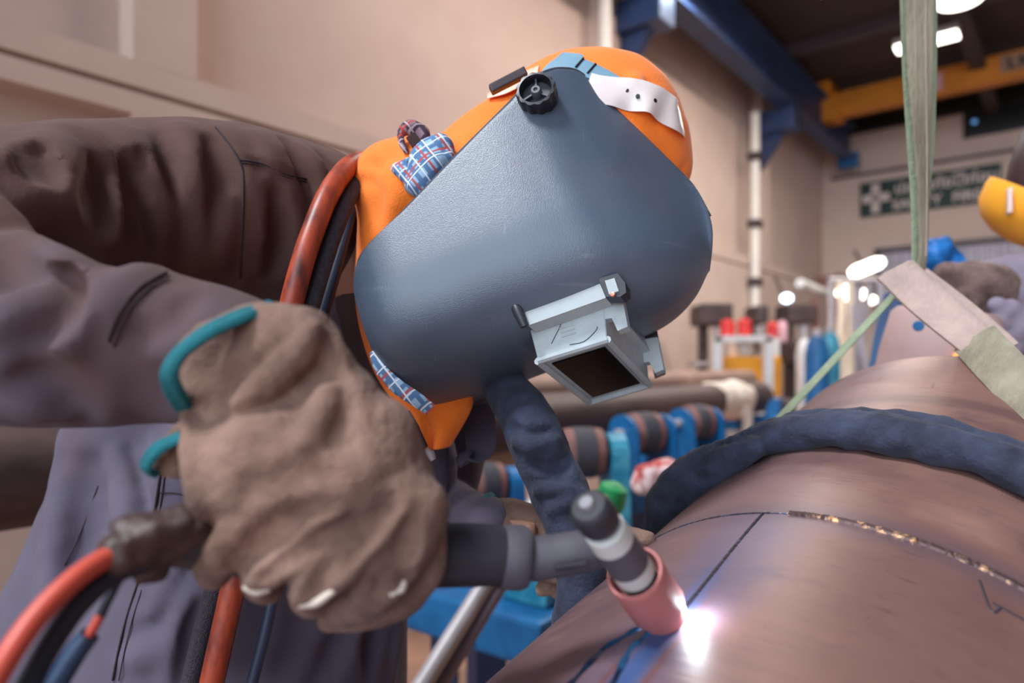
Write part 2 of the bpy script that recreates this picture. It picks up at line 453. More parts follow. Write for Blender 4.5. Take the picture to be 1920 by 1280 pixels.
# overhead crane bridge
cb = thing('crane_bridge', 'orange-yellow overhead crane girder spanning the hall below the roof', 'crane', wp(9.6, 2, H + 3.45))
a = MB(); wbox(a, 9.5, 9.7, .5, 7.5, H + 3.46, H + 3.78); a.build('girder', M['yellow_crane'], cb)
a = MB(); wbox(a, 9.3, 9.95, .26, .52, H + 3.74, H + 3.92, .02); wbox(a, 9.45, 9.75, .3, .6, H + 3.4, H + 3.76); a.build('end_carriage', M['yellow_crane'], cb)
a = MB(); wbox(a, 9.485, 9.502, 1.62, 1.82, H + 3.5, H + 3.72); a.build('white_plate', M['pink'], cb)
a = MB(); wbox(a, 9.485, 9.502, 2.42, 3.1, H + 3.54, H + 3.74); a.build('marking_plate', mat('plate_grey', S(150, 120, 100), .7), cb)
a = MB()
for i in range(5):
    wbox(a, 9.478, 9.49, 2.5 + i * .12, 2.53 + i * .12, H + 3.57, H + 3.71); wbox(a, 9.478, 9.49, 2.5 + i * .12, 2.58 + i * .12, H + 3.57 + .05 * (i % 3), H + 3.6 + .05 * (i % 3))
a.build('marking', M['black'], cb)

# ceiling lamps
def strip_lamp(name, label, s, n, z, L, ax_n, m, power, w=.1, col=(1, .93, .85)):
    t = thing(name, label, 'ceiling lamp', wp(s, n, z))
    a = MB()
    hs, hn = (w, L) if ax_n else (L, w)
    wbox(a, s - hs, s + hs, n - hn, n + hn, z + .03, z + .1, .01); wbox(a, s - .01, s + .01, n - .01, n + .01, z + .1, CEIL - .02); a.build('housing', M['lamp_housing'], t)
    a = MB(); wbox(a, s - hs * .92, s + hs * .92, n - hn * .96, n + hn * .96, z, z + .032, .008); a.build('diffuser', m, t)
    l = bpy.data.lights.new('lamp_light', 'AREA'); l.shape = 'RECTANGLE'; l.size = hs * 2; l.size_y = hn * 2; l.energy = power; l.color = col
    lo = bpy.data.objects.new('lamp_light', l); COL.objects.link(lo); lo.parent = t; lo.location = (0, 0, -.02)
    lo.rotation_euler = (0, 0, math.atan2(WD[1], WD[0]))
    return t
strip_lamp('strip_lamp', 'lit white strip lamp under the dark roof, right of the hanging sling', 7.35, 1.96, H + 3.27, .29, True, M['lamp'], 40, .1)
lc = P(1799, -2, 5.2)
b_ = thing('round_lamp', 'round warm-white high bay lamp at the top edge beside the sling', 'ceiling lamp', lc)
a = MB().lathe([(0, .175), (.05, .175), (.2, .1), (.32, .08)], lc, Z, 28); a.build('reflector', M['lamp_housing'], b_, smooth=True)
a = MB().lathe([(-.02, 0.001), (-.02, .15), (.002, .17), (.004, .001)], lc, Z, 28); a.build('diffuser', M['lamp'], b_, smooth=True)
a = MB().tube([lc + Z * .3, V(lc[0], lc[1], CEIL)], .012, 8); a.build('rod', M['black'], b_)
l = bpy.data.lights.new('lamp_light', 'AREA'); l.shape = 'DISK'; l.size = .4; l.energy = 60; l.color = (1, .9, .78)
lo = bpy.data.objects.new('lamp_light', l); COL.objects.link(lo); lo.parent = b_; lo.location = (0, 0, -.05)
strip_lamp('wall_lamp', 'small bluish-white lamp by the runway beam at the top of the picture', 4.95, .62, H + 3.42, .12, False, M['lamp_blue'], 12, .07, (.7, .88, 1))

for i, s_ in enumerate((2.5, 4.1, 5.7)):  # row of lamps added above the frame to brighten the left wall
    strip_lamp('strip_lamp', ['strip lamp high over the left wall, above the welder', 'strip lamp over the left wall, second along the row', 'strip lamp over the left wall, farthest of the row'][i], s_, 1.35, H + 3.5, .5, False, M['lamp'], 36, .1, (1, .86, .78))
# downpipe with brackets
dp = thing('downpipe', 'pale vertical drainpipe with clamps on the left wall', 'pipe', wp(7.69, .07, 0))
a = MB().tube([wp(7.69, .07, .0), wp(7.69, .07, H + 3.1)], .055, 14); a.build('pipe', M['wall_white'], dp, smooth=True)
for z in (2.55, 1.72, 1.0):
    a = MB(); wbox(a, 7.6, 7.78, 0, .14, H + z - .05, H + z + .05, .01); a.build('clamp', M['dark_machine'], dp)
dp2 = MB().tube([wp(4.22, .06, H + 1.4), wp(4.22, .06, CEIL - .05)], .055, 14)
tag(dp2.build('downpipe', M['wall_white'], smooth=True), 'pale vertical pipe on the wall above the orange hood', 'pipe')

# safety sign on the back wall
sg = thing('safety_sign', 'dark green safety sign with white cross and two lines of writing', 'sign', wp(SC - .03, 1.3, H + 2.35))
a = MB(); wbox(a, SC - .035, SC - .0, .43, 2.3, H + 2.35, H + 2.9, .004); a.build('board', M['dark_green'], sg)
a = MB(); wbox(a, SC - .045, SC - .036, .60, .72, H + 2.40, H + 2.86); wbox(a, SC - .045, SC - .036, .47, .86, H + 2.57, H + 2.70)
a.build('cross', M['sign_white'], sg)
def text(body, name, size, sx, s, n, z, parent, m):
    c = bpy.data.curves.new(name, 'FONT'); c.body = body; c.size = size; c.extrude = .003; c.offset = .006
    tmp = bpy.data.objects.new('lettering', c); COL.objects.link(tmp); bpy.context.view_layer.update()
    me = bpy.data.meshes.new_from_object(tmp.evaluated_get(bpy.context.evaluated_depsgraph_get()))
    bpy.data.objects.remove(tmp); bpy.data.curves.remove(c); me.materials.clear(); me.materials.append(m)
    o = bpy.data.objects.new(name, me); COL.objects.link(o); o.parent = parent
    R = Matrix((WN, Z, -WD)).transposed().to_4x4()
    o.rotation_euler = R.to_euler(); o.location = Vector(wp(s, n, z)) - wloc(parent); o.scale = (sx, 1, 1)
    return o
text('\u0e1b\u0e25\u0e2d\u0e14\u0e20\u0e31\u0e22\u0e44\u0e27\u0e49\u0e01\u0e48\u0e2d\u0e19', 'upper_lettering', .22, 1.0, SC - .045, .93, H + 2.66, sg, M['sign_white'])
text('SAFETY', 'lower_lettering', .20, 1.0, SC - .045, .90, H + 2.42, sg, M['sign_white'])
text('FIRST', 'lower_lettering', .20, 1.0, SC - .045, 1.70, H + 2.42, sg, M['sign_white'])

# ------------------------------------------------------------------ far side of the workshop
tag(MB().box(wp(7.9, .02, H + 1.12), (.09, .012, .12), AX).build('notice_card', M['pink']), 'faded pink notice card on the left wall groove', 'notice')
c = P(1565, 524, 10.2); tag(MB().box(c, (.26, .05, .06), (WN, WD, Z)).build('red_beam', M['rust_red'], loc=c), 'short rusty red steel bracket low on the back corner', 'bracket')
c0, c1 = P(1500, 530, 7.4), P(1556, 553, 8.6)
tag(MB().tube([c0, c1], .05, 12).build('pale_tube', M['white_tube'], smooth=True), 'pale tube angled along the left wall by the cylinders', 'tube')
def glow(px, py, d, r, lab, L=0., sl=.4, m='lamp'):
    t = thing('work_lamp', lab, 'lamp', P(px, py, d)); q = np.array([(0, 0, 0)]) + P(px, py, d)
    ax = unit(V(1, -.5, sl))
    a = MB().tube([P(px, py, d) - ax * (L + r), P(px, py, d) - ax * L, P(px, py, d) + ax * L, P(px, py, d) + ax * (L + r)], [r * .5, r, r, r * .5], 14)
    a.build('bulb', M[m], t, smooth=True)
    a = MB().tube([P(px, py, d) + V(0, .06, .0), P(px, py, d) + V(0, .3, .25)], .02, 8); a.build('arm', M['dark_machine'], t)
glow(1625, 501, 8.5, .075, 'lit elongated lamp left of the sheet metal door', .13, .42)
glow(1595, 549, 7.5, .085, 'bright oval lamp over the cream curtain', .06, -.2)
glow(1475, 559, 7.0, .05, 'small bright round lamp above the dark machines', 0.001, 0, 'lamp_blue')
glow(1633, 562, 7.5, .05, 'dim round lamp right of the cream curtain', .001, 0)

# equipment cart
ct = thing('equipment_cart', 'white tube-framed cart holding an orange-yellow welding machine', 'cart', P(1400, 940, 5.5) * V(1, 1, 0))
def cartp(px, py): return P(px, py, 5.5)
for i, (px, dd) in enumerate(((1344, 0), (1440, 0), (1372, .5), (1452, .5))):
    p = P(px, 640, 5.5 + dd); a = MB().box(V(p[0], p[1], (p[2] + .03) / 2), (.035, .03, (p[2] + .03) / 2)); a.build('post', M['white_tube'], ct)
p0, p1 = P(1338, 636, 5.5), P(1446, 636, 5.5); a = MB().box((p0 + p1) / 2, ((p1 - p0)[0] / 2, .03, .02)); a.build('top_rail', M['white_tube'], ct)
p0, p1 = P(1340, 776, 5.5), P(1450, 776, 5.5); a = MB().box((p0 + p1) / 2 + V(0, .25, 0), ((p1 - p0)[0] / 2 + .02, .3, .015)); a.build('deck', M['white_tube'], ct)
p0, p1 = P(1360, 734, 5.62), P(1466, 672, 5.62); a = MB().box((p0 + p1) / 2 + V(0, .2, -.01), ((p1 - p0)[0] / 2, .2, (p1 - p0)[2] / 2 + .03), None, .02); a.build('welding_machine_case', M['yellow'], ct)
p = P(1398, 652, 5.75); a = MB().lathe([(-.07, .03), (-.05, .1), (.04, .1), (.07, .03)], p, V(1, -.4, .3), 20); a.build('wire_spool', M['white_tube'], ct, smooth=True)
p = P(1392, 633, 5.7); a = MB().box(p, (.2, .15, .012)); a.build('upper_shelf', M['white_tube'], ct)
def bottle(px, ptop, pbot, d, r, m, name, lab, cat, group=None):
    t = thing(name, lab, cat, P(px, pbot, d), group); h = (pbot - ptop) / FPX * d
    MB().lathe([(0, r), (h * .82, r), (h * .9, r * .75), (h * .95, r * .35), (h, r * .3)], P(px, pbot, d), Z, 18).build('body', m, t, smooth=True)
    MB().lathe([(h * .99, r * .22), (h * 1.08, r * .3), (h * 1.1, r * .1)], P(px, pbot, d), Z, 12).build('valve', M['dark_machine'], t, smooth=True)
    return t
bottle(1364, 598, 629, 5.72, .06, M['red'], 'fire_extinguisher', 'red cylinder at the left end of the cart shelf', 'cylinder')
bottle(1396, 596, 628, 5.7, .055, M['red'], 'fire_extinguisher', 'brighter red cylinder second from left on the cart shelf', 'cylinder')
bottle(1448, 602, 640, 6.4, .05, M['red'], 'fire_extinguisher', 'small red cylinder right of the white cart frame', 'cylinder')
bottle(1466, 600, 640, 6.6, .05, M['pink'], 'pale_cylinder', 'pale pinkish cylinder beside the dark machines', 'cylinder')
def floor_bottle(px, ptop, d, r, m, lab):
    top = P(px, ptop, d)[2]; t = thing('gas_cylinder', lab, 'gas cylinder', V(P(px, 0, d)[0], d, 0), 'gas cylinders by the cream curtain')
    c = V(P(px, 0, d)[0], d, 0)
    MB().lathe([(0, r), (top * .88, r), (top * .94, r * .8), (top * .97, r * .4)], c, Z, 20).build('body', m, t, smooth=True)
    MB().lathe([(top * .965, r * .4), (top, r * .4), (top + .01, r * .1)], c, Z, 12).build('valve_cap', M['grey_steel'], t, smooth=True)
floor_bottle(1532, 618, 5.0, .085, M['blue_bright'], 'bright blue gas cylinder in front of the cream curtain')
floor_bottle(1556, 612, 5.6, .08, M['teal_paint'], 'teal gas cylinder just behind the bright blue one')
floor_bottle(1508, 625, 5.9, .07, M['white_tube'], 'pale grey gas cylinder left of the blue ones')
# drill press like machine silhouettes
def machine(px, ptop, w, d, lab, hd, cat='machine'):
    b = V(P(px, 0, d)[0], d, 0); top = P(px, ptop, d)[2]; t = thing('drill_press', lab, cat, b)
    MB().box(b + Z * .04, (.2, .2, .04), None, .01).build('base', M['dark_machine'], t)
    MB().tube([b + Z * .08, b + Z * (top - .02)], .05, 12).build('column', M['dark_machine'], t, smooth=True)
    MB().box(b + V(hd * .06, -.05, top - .1), (w, .2, .1), None, .03).build('head', M['dark_machine'], t)
    MB().box(b + V(0, -.1, top - .55), (w * .9, .16, .02), None, .005).build('table', M['grey_steel'], t)
    MB().lathe([(0, .05), (.16, .05), (.18, .02)], b + V(hd * .1, -.15, top - .22), -Z, 12).build('chuck', M['grey_steel'], t, smooth=True)
machine(1318, 572, .15, 6.4, 'dark drill press silhouette beside the right edge of the helmet', 1)
machine(1415, 575, .07, 7.6, 'small dark machine head standing behind the red cylinders', 0)
machine(1478, 572, .15, 7.2, 'dark drill press between the red cylinders and gas bottles', 1)
machine(1490, 640, .12, 6.3, 'dark brown machine low behind the orange-yellow welding machine', 0)
c = P(1528, 560, 7.6); tag(MB().tube([V(c[0], c[1], 0), c], .045, 12).build('orange_post', M['rust_red'], smooth=True), 'rusty orange steel post left of the cream curtain', 'post')
# cream curtain: hanging strips
cu = thing('plastic_curtain', 'cream plastic strip curtain hanging beside the blue gas cylinders', 'curtain', V(P(1600, 0, 6.6)[0], 6.6, H + .85))
for i in range(7):
    x0, x1 = P(1563 + i * 12, 0, 6.6)[0], P(1577 + i * 12, 0, 6.6)[0]; pts = []
    for z in np.linspace(H + .78, H - .55, 8):
        pts.append(V((x0 + x1) / 2 + .03 * math.sin(z * 4 + i), 6.6 + .04 * (i % 2) + .05 * math.sin(z * 3 + i * 2), z))
    MB().ribbon(pts, (x1 - x0) / 2, .004, V(1, .2, 0), 4).build('strip', M['cream'] if i < 3 else M['corrug'], cu, smooth=True)
MB().tube([V(P(1555, 0, 6.6)[0], 6.62, H + .8), V(P(1655, 0, 6.6)[0], 6.62, H + .8)], .03, 10).build('rail', M['grey_steel'], cu, smooth=True)
for px in (1557, 1652):
    x = P(px, 0, 6.62)[0]; MB().tube([V(x, 6.62, 0), V(x, 6.62, H + .8)], .025, 10).build('rail_post', M['grey_steel'], cu, smooth=True)

# ------------------------------------------------------------------ long pipes on turning rollers
A0 = V(-.13, 2.4, H - .225)
def lp(s, off=0., dz=0.): return A0 + s * WD + off * WN + dz * Z
lpipe = thing('long_brown_pipe', 'long dark brown steel pipe lying across the rollers behind the welder', 'pipe', lp(0) - Z * .1)
prof = [(-2.4, .105), (2.75, .105), (2.75, .092), (-2.4, .092)]
MB().lathe(prof, lp(0), WD, 36, close=True).build('pipe_wall', M['old_pipe'], lpipe, smooth=True)
pp2 = MB().lathe([(-.9, .075), (3.2, .075), (3.2, .066), (-.9, .066)], lp(0, -.24, .10), WD, 30, close=True)
tag(pp2.build('tan_pipe', mat('tan_rusty_pipe', S(142, 112, 98), .6, var=.25, scale=5), smooth=True, loc=lp(0, -.24, .03)), 'lighter tan pipe lying just behind the long dark pipe', 'pipe')
g = Solid(lp(2.2) - .25, lp(2.2) + .25, .012)
g.chain([lp(2.02), lp(2.38)], [.115, .118], .02); g.chain([lp(2.2, .08, .06), lp(2.25, .12, -.12), lp(2.22, .13, -.2)], [.04, .035, .02], .03)
tag(g.build('rag', M['pale'], None, 2, [(.012, (22, 22, 22), 3)]), 'pale rag draped over the far end of the long brown pipe', 'rag')
# supports for the long pipes
for i, s in enumerate((-1.7, .9, 2.6)):
    t = thing('pipe_stand', ['blue steel stand under the left end of the long pipe', 'blue steel stand under the middle of the long pipe', 'blue steel stand under the far end of the long pipe'][i], 'stand', lp(s) * V(1, 1, 0))
    MB().box(lp(s, 0, -.16), (.06, .3, .05), AX, .008).build('saddle', M['blue_bright'], t)
    for n in (-.22, .22):
        q = lp(s, n, -.2); MB().box(V(q[0], q[1], q[2] / 2), (.04, .04, q[2] / 2), AX).build('leg', M['blue_bright'], t)
    MB().prism([lp(s - .05, -.19, -.12), lp(s - .05, -.29, -.12), lp(s - .05, -.29, .02), lp(s - .05, -.19, .02)], WD * .1).build('back_stop', M['blue_bright'], t)
    MB().prism([lp(s - .05, .1, -.12), lp(s - .05, .2, -.12), lp(s - .05, .2, .0), lp(s - .05, .15, .0)], WD * .1).build('front_stop', M['blue_bright'], t)

def roller(px, py, d, wr, ww, lab, plate='blue_bright', sides=(1, 1), ax=None, ph=.16, bk=1., bt=.012):
    c = P(px, py, d); ax = unit(ax if ax is not None else WD); no = unit(np.cross(Z, ax))
    t = thing('pipe_roller', lab, 'pipe roller', V(c[0], c[1], 0), 'pipe turning rollers')
    w = MB().lathe([(-ww, wr * .4), (-ww, wr * .95), (-ww * .8, wr), (ww * .8, wr), (ww, wr * .95), (ww, wr * .4)], c, ax, 36).build('wheel', M['rust_red'], t, smooth=True)
    MB().lathe([(-ww * .55, wr), (-ww * .5, wr * 1.05), (ww * .5, wr * 1.05), (ww * .55, wr)], c, ax, 36).build('tyre', M['dark_rubber'], w, smooth=True)
    MB().tube([c - ax * (ww + .05), c + ax * (ww + .05)], .018, 12).build('axle', M['grey_steel'], t, smooth=True)
    for s_, on in zip((-1, 1), sides):
        if not on: continue
        e = c + s_ * ax * (ww + .015); pts = []
        for u, z in ((-.10 * bk, -ph), (.10 * bk, -ph), (.085 * bk, 0)): pts.append(e + no * u + Z * z)
        for an in np.linspace(0, math.pi, 9)[1:-1]: pts.append(e + no * .085 * bk * math.cos(an) + Z * .06 * bk * math.sin(an))
        pts.append(e - no * .085 * bk)
        MB().prism(pts, ax * s_ * bt).build('bracket', M[plate], t)
    MB().box(c - Z * (ph + .03), (ww + .06, .1, .05), (ax, no, Z), .006).build('base_box', M['blue_bright'], t)
    q = c - Z * (ph + .07)
    MB().box(V(c[0], c[1], q[2] / 2), (.05, .05, q[2] / 2), (ax, no, Z)).build('column', M['blue_steel'], t)
    return t
RA = unit(V(.9, .35, 0))
roller(912, 905, 2.15, .062, .05, 'blue-bracketed pipe roller just right of the welder\'s collar', 'blue_bright', (0, 1), RA, .12, .8, .04)
roller(1092, 848, 2.1, .075, .06, 'large brown pipe roller with pale blue plate behind the denim cover', 'teal_paint', (0, 1), unit(V(.9, .1, 0)), .22, 1.0, .05)
roller(1205, 812, 2.35, .07, .055, 'pipe roller with dark tyre standing below the helmet lens', 'blue_bright', (1, 1), RA, .17, 1.1)
roller(1305, 792, 2.75, .07, .05, 'pipe roller farthest right, half hidden by the steel pipe', 'blue_bright', (1, 1), RA)
# blue ground beam and other low things
bb = thing('roller_bed', 'blue steel roller bed low beneath the torch', 'roller bed', P(930, 1150, 1.75) * V(1, 1, 0))
p0, p1 = P(800, 1118, 1.9), P(1060, 1190, 1.62); c = (p0 + p1) / 2; ux = unit(p1 - p0); uy = unit(np.cross(Z, ux)); uz = np.cross(ux, uy)
MB().box(c, (np.linalg.norm(p1 - p0) / 2, .1, .055), (ux, uy, uz), .012).build('beam', M['blue_bright'], bb)
MB().box(c + ux * .02 - uy * .104, (.012, .006, .04), (ux, uy, uz), .002).build('slot', M['black'], bb)
MB().box(c + ux * .12 + uz * .10 + uy * .04, (.07, .06, .045), (ux, uy, uz), .01).build('motor_box', M['teal_paint'], bb)
for s_ in (-1, 1):
    q = c + ux * s_ * .16 - Z * .05; MB().box(V(q[0], q[1], q[2] / 2), (.035, .035, q[2] / 2)).build('leg', M['blue_steel'], bb)
c = P(836, 1096, 2.5); tag(MB().box(c, (.2, .05, .035), (unit(V(1, -.3, -.05)), unit(V(.3, 1, 0)), Z), .004).build('timber_block', M['tan_wood'], loc=c), 'pale tan timber block behind the torch handle', 'timber')
c = P(960, 868, 2.75); tag(MB().box(c, (.22, .05, .06), (WD, WN, Z), .006).build('timber_plank', M['tan_wood'], loc=c), 'tan timber plank lying under the long dark pipe', 'timber')
rod = thing('steel_bar', 'pale grey steel bar slanting behind the torch and left glove', 'bar', P(800, 1290, 1.3))
MB().tube([P(1026, 905, 1.5), P(910, 1095, 1.42), P(775, 1310, 1.3)], .019, 14).build('bar', M['grey_steel'], rod, smooth=True)
MB().tube([P(945, 1085, 1.44), P(815, 1300, 1.33)], .016, 12).build('parallel_bar', mat('dull_purple_steel', S(120, 108, 120), .5, metal=.3, var=.1), rod, smooth=True)
# bits beside the pipe
c = P(1143, 940, 1.5); tag(MB().lathe([(-.03, .03), (.0, .035), (.035, .03), (.045, .012)], c, V(.3, -.2, 1), 18).build('green_cap', M['green'], smooth=True, loc=c), 'small bright green cap behind the torch head', 'cap')
g = Solid(P(1235, 900, 1.7) - .14, P(1235, 900, 1.7) + .14, .007)
g.ell(P(1222, 900, 1.7), (.05, .04, .05), None, .02); g.ell(P(1252, 888, 1.7), (.045, .04, .04), None, .02)
tag(g.build('red_rag', mat('red_white_cloth', S(190, 76, 70), .85, var=.2, scale=9, col2=S(215, 190, 190), thr=(.45, .55)), None, 1, [(.014, (30, 30, 30), 5)]), 'crumpled red and white rag by the roller beside the draped cover', 'rag')

# ------------------------------------------------------------------ the big steel pipe bend being welded
SCL = .88
PB = [V(0.03601321806433592, 0.29884574321548285, -0.560067028872125) * SCL, V(0.3666937210648116, 0.8132034778871928, -0.4927237280958283) * SCL,
      V(0.9030983593431303, 1.1538528539155117, -0.17780188254658635) * SCL]
PR = .33 * SCL
def pipe_frame(t):
    c = (1 - t) ** 2 * PB[0] + 2 * t * (1 - t) * PB[1] + t * t * PB[2]; d = unit(2 * (1 - t) * (PB[1] - PB[0]) + 2 * t * (PB[2] - PB[1]))
    s_ = unit(np.cross(d, Z)); return c + Z * H, d, s_, np.cross(s_, d)
def pipe_pt(t, th, off=0.):
    c, d, s_, u = pipe_frame(t); return c + (PR + off) * (np.cos(th) * s_ + np.sin(th) * u)
def pipe_n(t, th):
    c, d, s_, u = pipe_frame(t); return np.cos(th) * s_ + np.sin(th) * u
def pipe_find(px, py):
    """place on the near face of the pipe seen at this column and row"""
    best = None
    for t in np.linspace(-.15, .9, 106):
        c, d, s_, u = pipe_frame(t); th = np.linspace(0, np.pi, 181)
        n = np.cos(th)[:, None] * s_ + np.sin(th)[:, None] * u; q = c + PR * n; e = q - V(0, 0, H)
        k = (np.einsum('ij,ij->i', n, e) < .02) & (q[:, 1] > .03); q = q[k]
        if not len(q): continue
        dd = np.hypot(CX + FPX * q[:, 0] / q[:, 1] - px, HY - FPX * (q[:, 2] - H) / q[:, 1] - py); i = dd.argmin()
        if best is None or dd[i] < best[0]: best = (dd[i], t, th[k][i])
    return best[1], best[2]

bp = thing('steel_pipe_bend', 'large brown steel pipe being welded, filling the lower right', 'pipe', pipe_frame(.4)[0] - Z * PR)
m = mat('mill_scale_steel', S(122, 88, 82), .46, var=.2, scale=5, col2=S(136, 100, 90), rvar=.1)
nt = m.node_tree; N = nt.nodes.new; L = nt.links.new; bs = nt.nodes['Principled BSDF']
bs.inputs['Metallic'].default_value = .12
uv = N('ShaderNodeUVMap'); sep = N('ShaderNodeSeparateXYZ'); L(uv.outputs['UV'], sep.inputs[0])
def mth(op, a, b=None, c=None):
    n = N('ShaderNodeMath'); n.operation = op
    for i, x in enumerate((a, b, c)):
        if x is None: continue
        if isinstance(x, (int, float)): n.inputs[i].default_value = x
        else: L(x, n.inputs[i])
    return n.outputs[0]
def mixc(fac, a, b):
    n = N('ShaderNodeMix'); n.data_type = 'RGBA'; L(fac, n.inputs[0])
    for i, x in ((6, a), (7, b)):
        if isinstance(x, tuple): n.inputs[i].default_value = (*x, 1)
        else: L(x, n.inputs[i])
    return n.outputs[2]
def noise(sc_, stretch=(1, 1, 1), det=4):
    mp = N('ShaderNodeMapping'); mp.inputs['Scale'].default_value = stretch; L(uv.outputs['UV'], mp.inputs[0])
    n = N('ShaderNodeTexNoise'); n.inputs['Scale'].default_value = sc_; n.inputs['Detail'].default_value = det; L(mp.outputs[0], n.inputs['Vector']); return n.outputs['Fac']
def ramp(f, a, b):
    n = N('ShaderNodeMapRange'); n.inputs['From Min'].default_value = a; n.inputs['From Max'].default_value = b; L(f, n.inputs['Value']); return n.outputs[0]
ULEN = 1.0
T_S, TH_S = .417, 1.735                      # ring seam, lengthwise seam
base = bs.inputs['Base Color'].links[0].from_socket
streak = noise(9, (9, 1.0, 1), 6)
base = mixc(mth('MULTIPLY', ramp(streak, .4, .8), .6), base, S(112, 80, 77))
fine = noise(40, (6, .8, 1), 4)
base = mixc(ramp(fine, .62, .80), base, S(74, 54, 56))
smudge = noise(11, (1.6, 1, 1), 6)
base = mixc(mth('MULTIPLY', ramp(smudge, .60, .72), .6), base, S(66, 54, 62))
scuff = noise(34, (1, 2.2, 1), 8)
base = mixc(mth('MULTIPLY', ramp(scuff, .68, .74), .7), base, S(54, 42, 46))
left_ = ramp(sep.outputs[1], 1.5 * PR, 2.0 * PR)
base = mixc(mth('MULTIPLY', left_, .45), base, S(98, 80, 96))
band_ = ramp(mth('ABSOLUTE', mth('SUBTRACT', sep.outputs[0], .685)), .016, .006)
base = mixc(mth('MULTIPLY', band_, .45), base, S(70, 52, 54))
pale = noise(6, (3, 1.5, 1), 3)
base = mixc(mth('MULTIPLY', ramp(pale, .58, .75), .45), base, S(160, 122, 108))
du = mth('ABSOLUTE', mth('SUBTRACT', sep.outputs[0], T_S * ULEN))
wob = mth('MULTIPLY', mth('SUBTRACT', noise(7), .5), .05)
dv = mth('ABSOLUTE', mth('SUBTRACT', sep.outputs[1], TH_S * PR))
lower = ramp(sep.outputs[0], T_S + .012, T_S - .012)
heat1 = mth('MULTIPLY', ramp(mth('ADD', dv, wob), .05, .012), lower)
heat2 = ramp(mth('ADD', du, mth('MULTIPLY', wob, .7)), .026, .008)
base = mixc(mth('MULTIPLY', heat1, .55), base, S(96, 92, 122))
base = mixc(mth('MULTIPLY', heat2, .6), base, S(86, 72, 84))
h3 = mth('MULTIPLY', ramp(dv, .012, .004), ramp(sep.outputs[0], .36, .20))
base = mixc(mth('MULTIPLY', h3, .75), base, S(44, 92, 150))
h4 = ramp(mth('ABSOLUTE', mth('SUBTRACT', dv, .013)), .004, .001)
base = mixc(mth('MULTIPLY', mth('MULTIPLY', h4, ramp(sep.outputs[0], .30, .16)), .6), base, S(120, 64, 52))
L(base, bs.inputs['Base Color'])
bpn = N('ShaderNodeBump'); bpn.inputs['Strength'].default_value = .12; bpn.inputs['Distance'].default_value = .002
L(fine, bpn.inputs['Height']); L(bpn.outputs[0], bs.inputs['Normal'])
M['scale_steel'] = m
nt_, nth = 90, 160; T_END = .80
tv = np.linspace(-.12, T_END, nt_); vs = []; uvs = []
for t in tv:
    for j in range(nth):
        th = 2 * np.pi * j / nth; vs.append(pipe_pt(t, th)); uvs.append((t * ULEN, th * PR))
ni = len(vs)
for t in tv:
    for j in range(nth): vs.append(pipe_pt(t, 2 * np.pi * j / nth, -.012))
fs = []
for i in range(nt_ - 1):
    for j in range(nth):
        q = (i * nth + j, i * nth + (j + 1) % nth, (i + 1) * nth + (j + 1) % nth, (i + 1) * nth + j); fs.append(q[::-1]); fs.append(tuple(ni + k for k in q))
for i in (0, nt_ - 1):
    for j in range(nth):
        q = (i * nth + j, i * nth + (j + 1) % nth, ni + i * nth + (j + 1) % nth, ni + i * nth + j); fs.append(q if i else q[::-1])
o = obj('pipe_wall', vs, fs, m, bp)
ul = o.data.uv_layers.new(name='UVMap'); nv = len(uvs)
for lo_ in o.data.loops:
    k = lo_.vertex_index % nv; ul.data[lo_.index].uv = uvs[k]
for poly in o.data.polygons:                 # close the wrap of the map
    li = list(poly.loop_indices); vv = [ul.data[i].uv[1] for i in li]
    if max(vv) - min(vv) > PR:
        for i in li:
            if ul.data[i].uv[1] < PR: ul.data[i].uv = (ul.data[i].uv[0], ul.data[i].uv[1] + 2 * np.pi * PR)
o.data.set_sharp_from_angle(angle=math.radians(50))
bead_m = mat('weld_bead', S(128, 104, 102), .3, metal=.7, var=.35, scale=120, col2=S(226, 176, 132), thr=(.5, .62))
bead_d = mat('dark_weld_bead', S(84, 80, 100), .36, metal=.6, var=.5, scale=60, col2=S(100, 110, 150), thr=(.55, .75))
def bead(pts, r, mt, name):
    n_ = len(pts); rr = [r * .72 * (1 + .08 * math.sin(i * 2.1) + .10 * random.uniform(-1, 1)) for i in range(n_)]
    return MB().tube(pts, rr, n=8).build(name, mt, bp, smooth=True)
bead([pipe_pt(T_S, th, -.0002) for th in np.linspace(.15, 1.66, 230)], .0044, bead_m, 'ring_weld_bead')
bead([pipe_pt(T_S, th, -.0014) for th in np.linspace(1.66, 3.0, 160)], .0030, bead_d, 'ring_weld_bead')
bead([pipe_pt(t, TH_S + .004 * math.sin(t * 20), -.0008) for t in np.linspace(.245, T_S, 90)], .0026, bead_d, 'lengthwise_weld_bead')
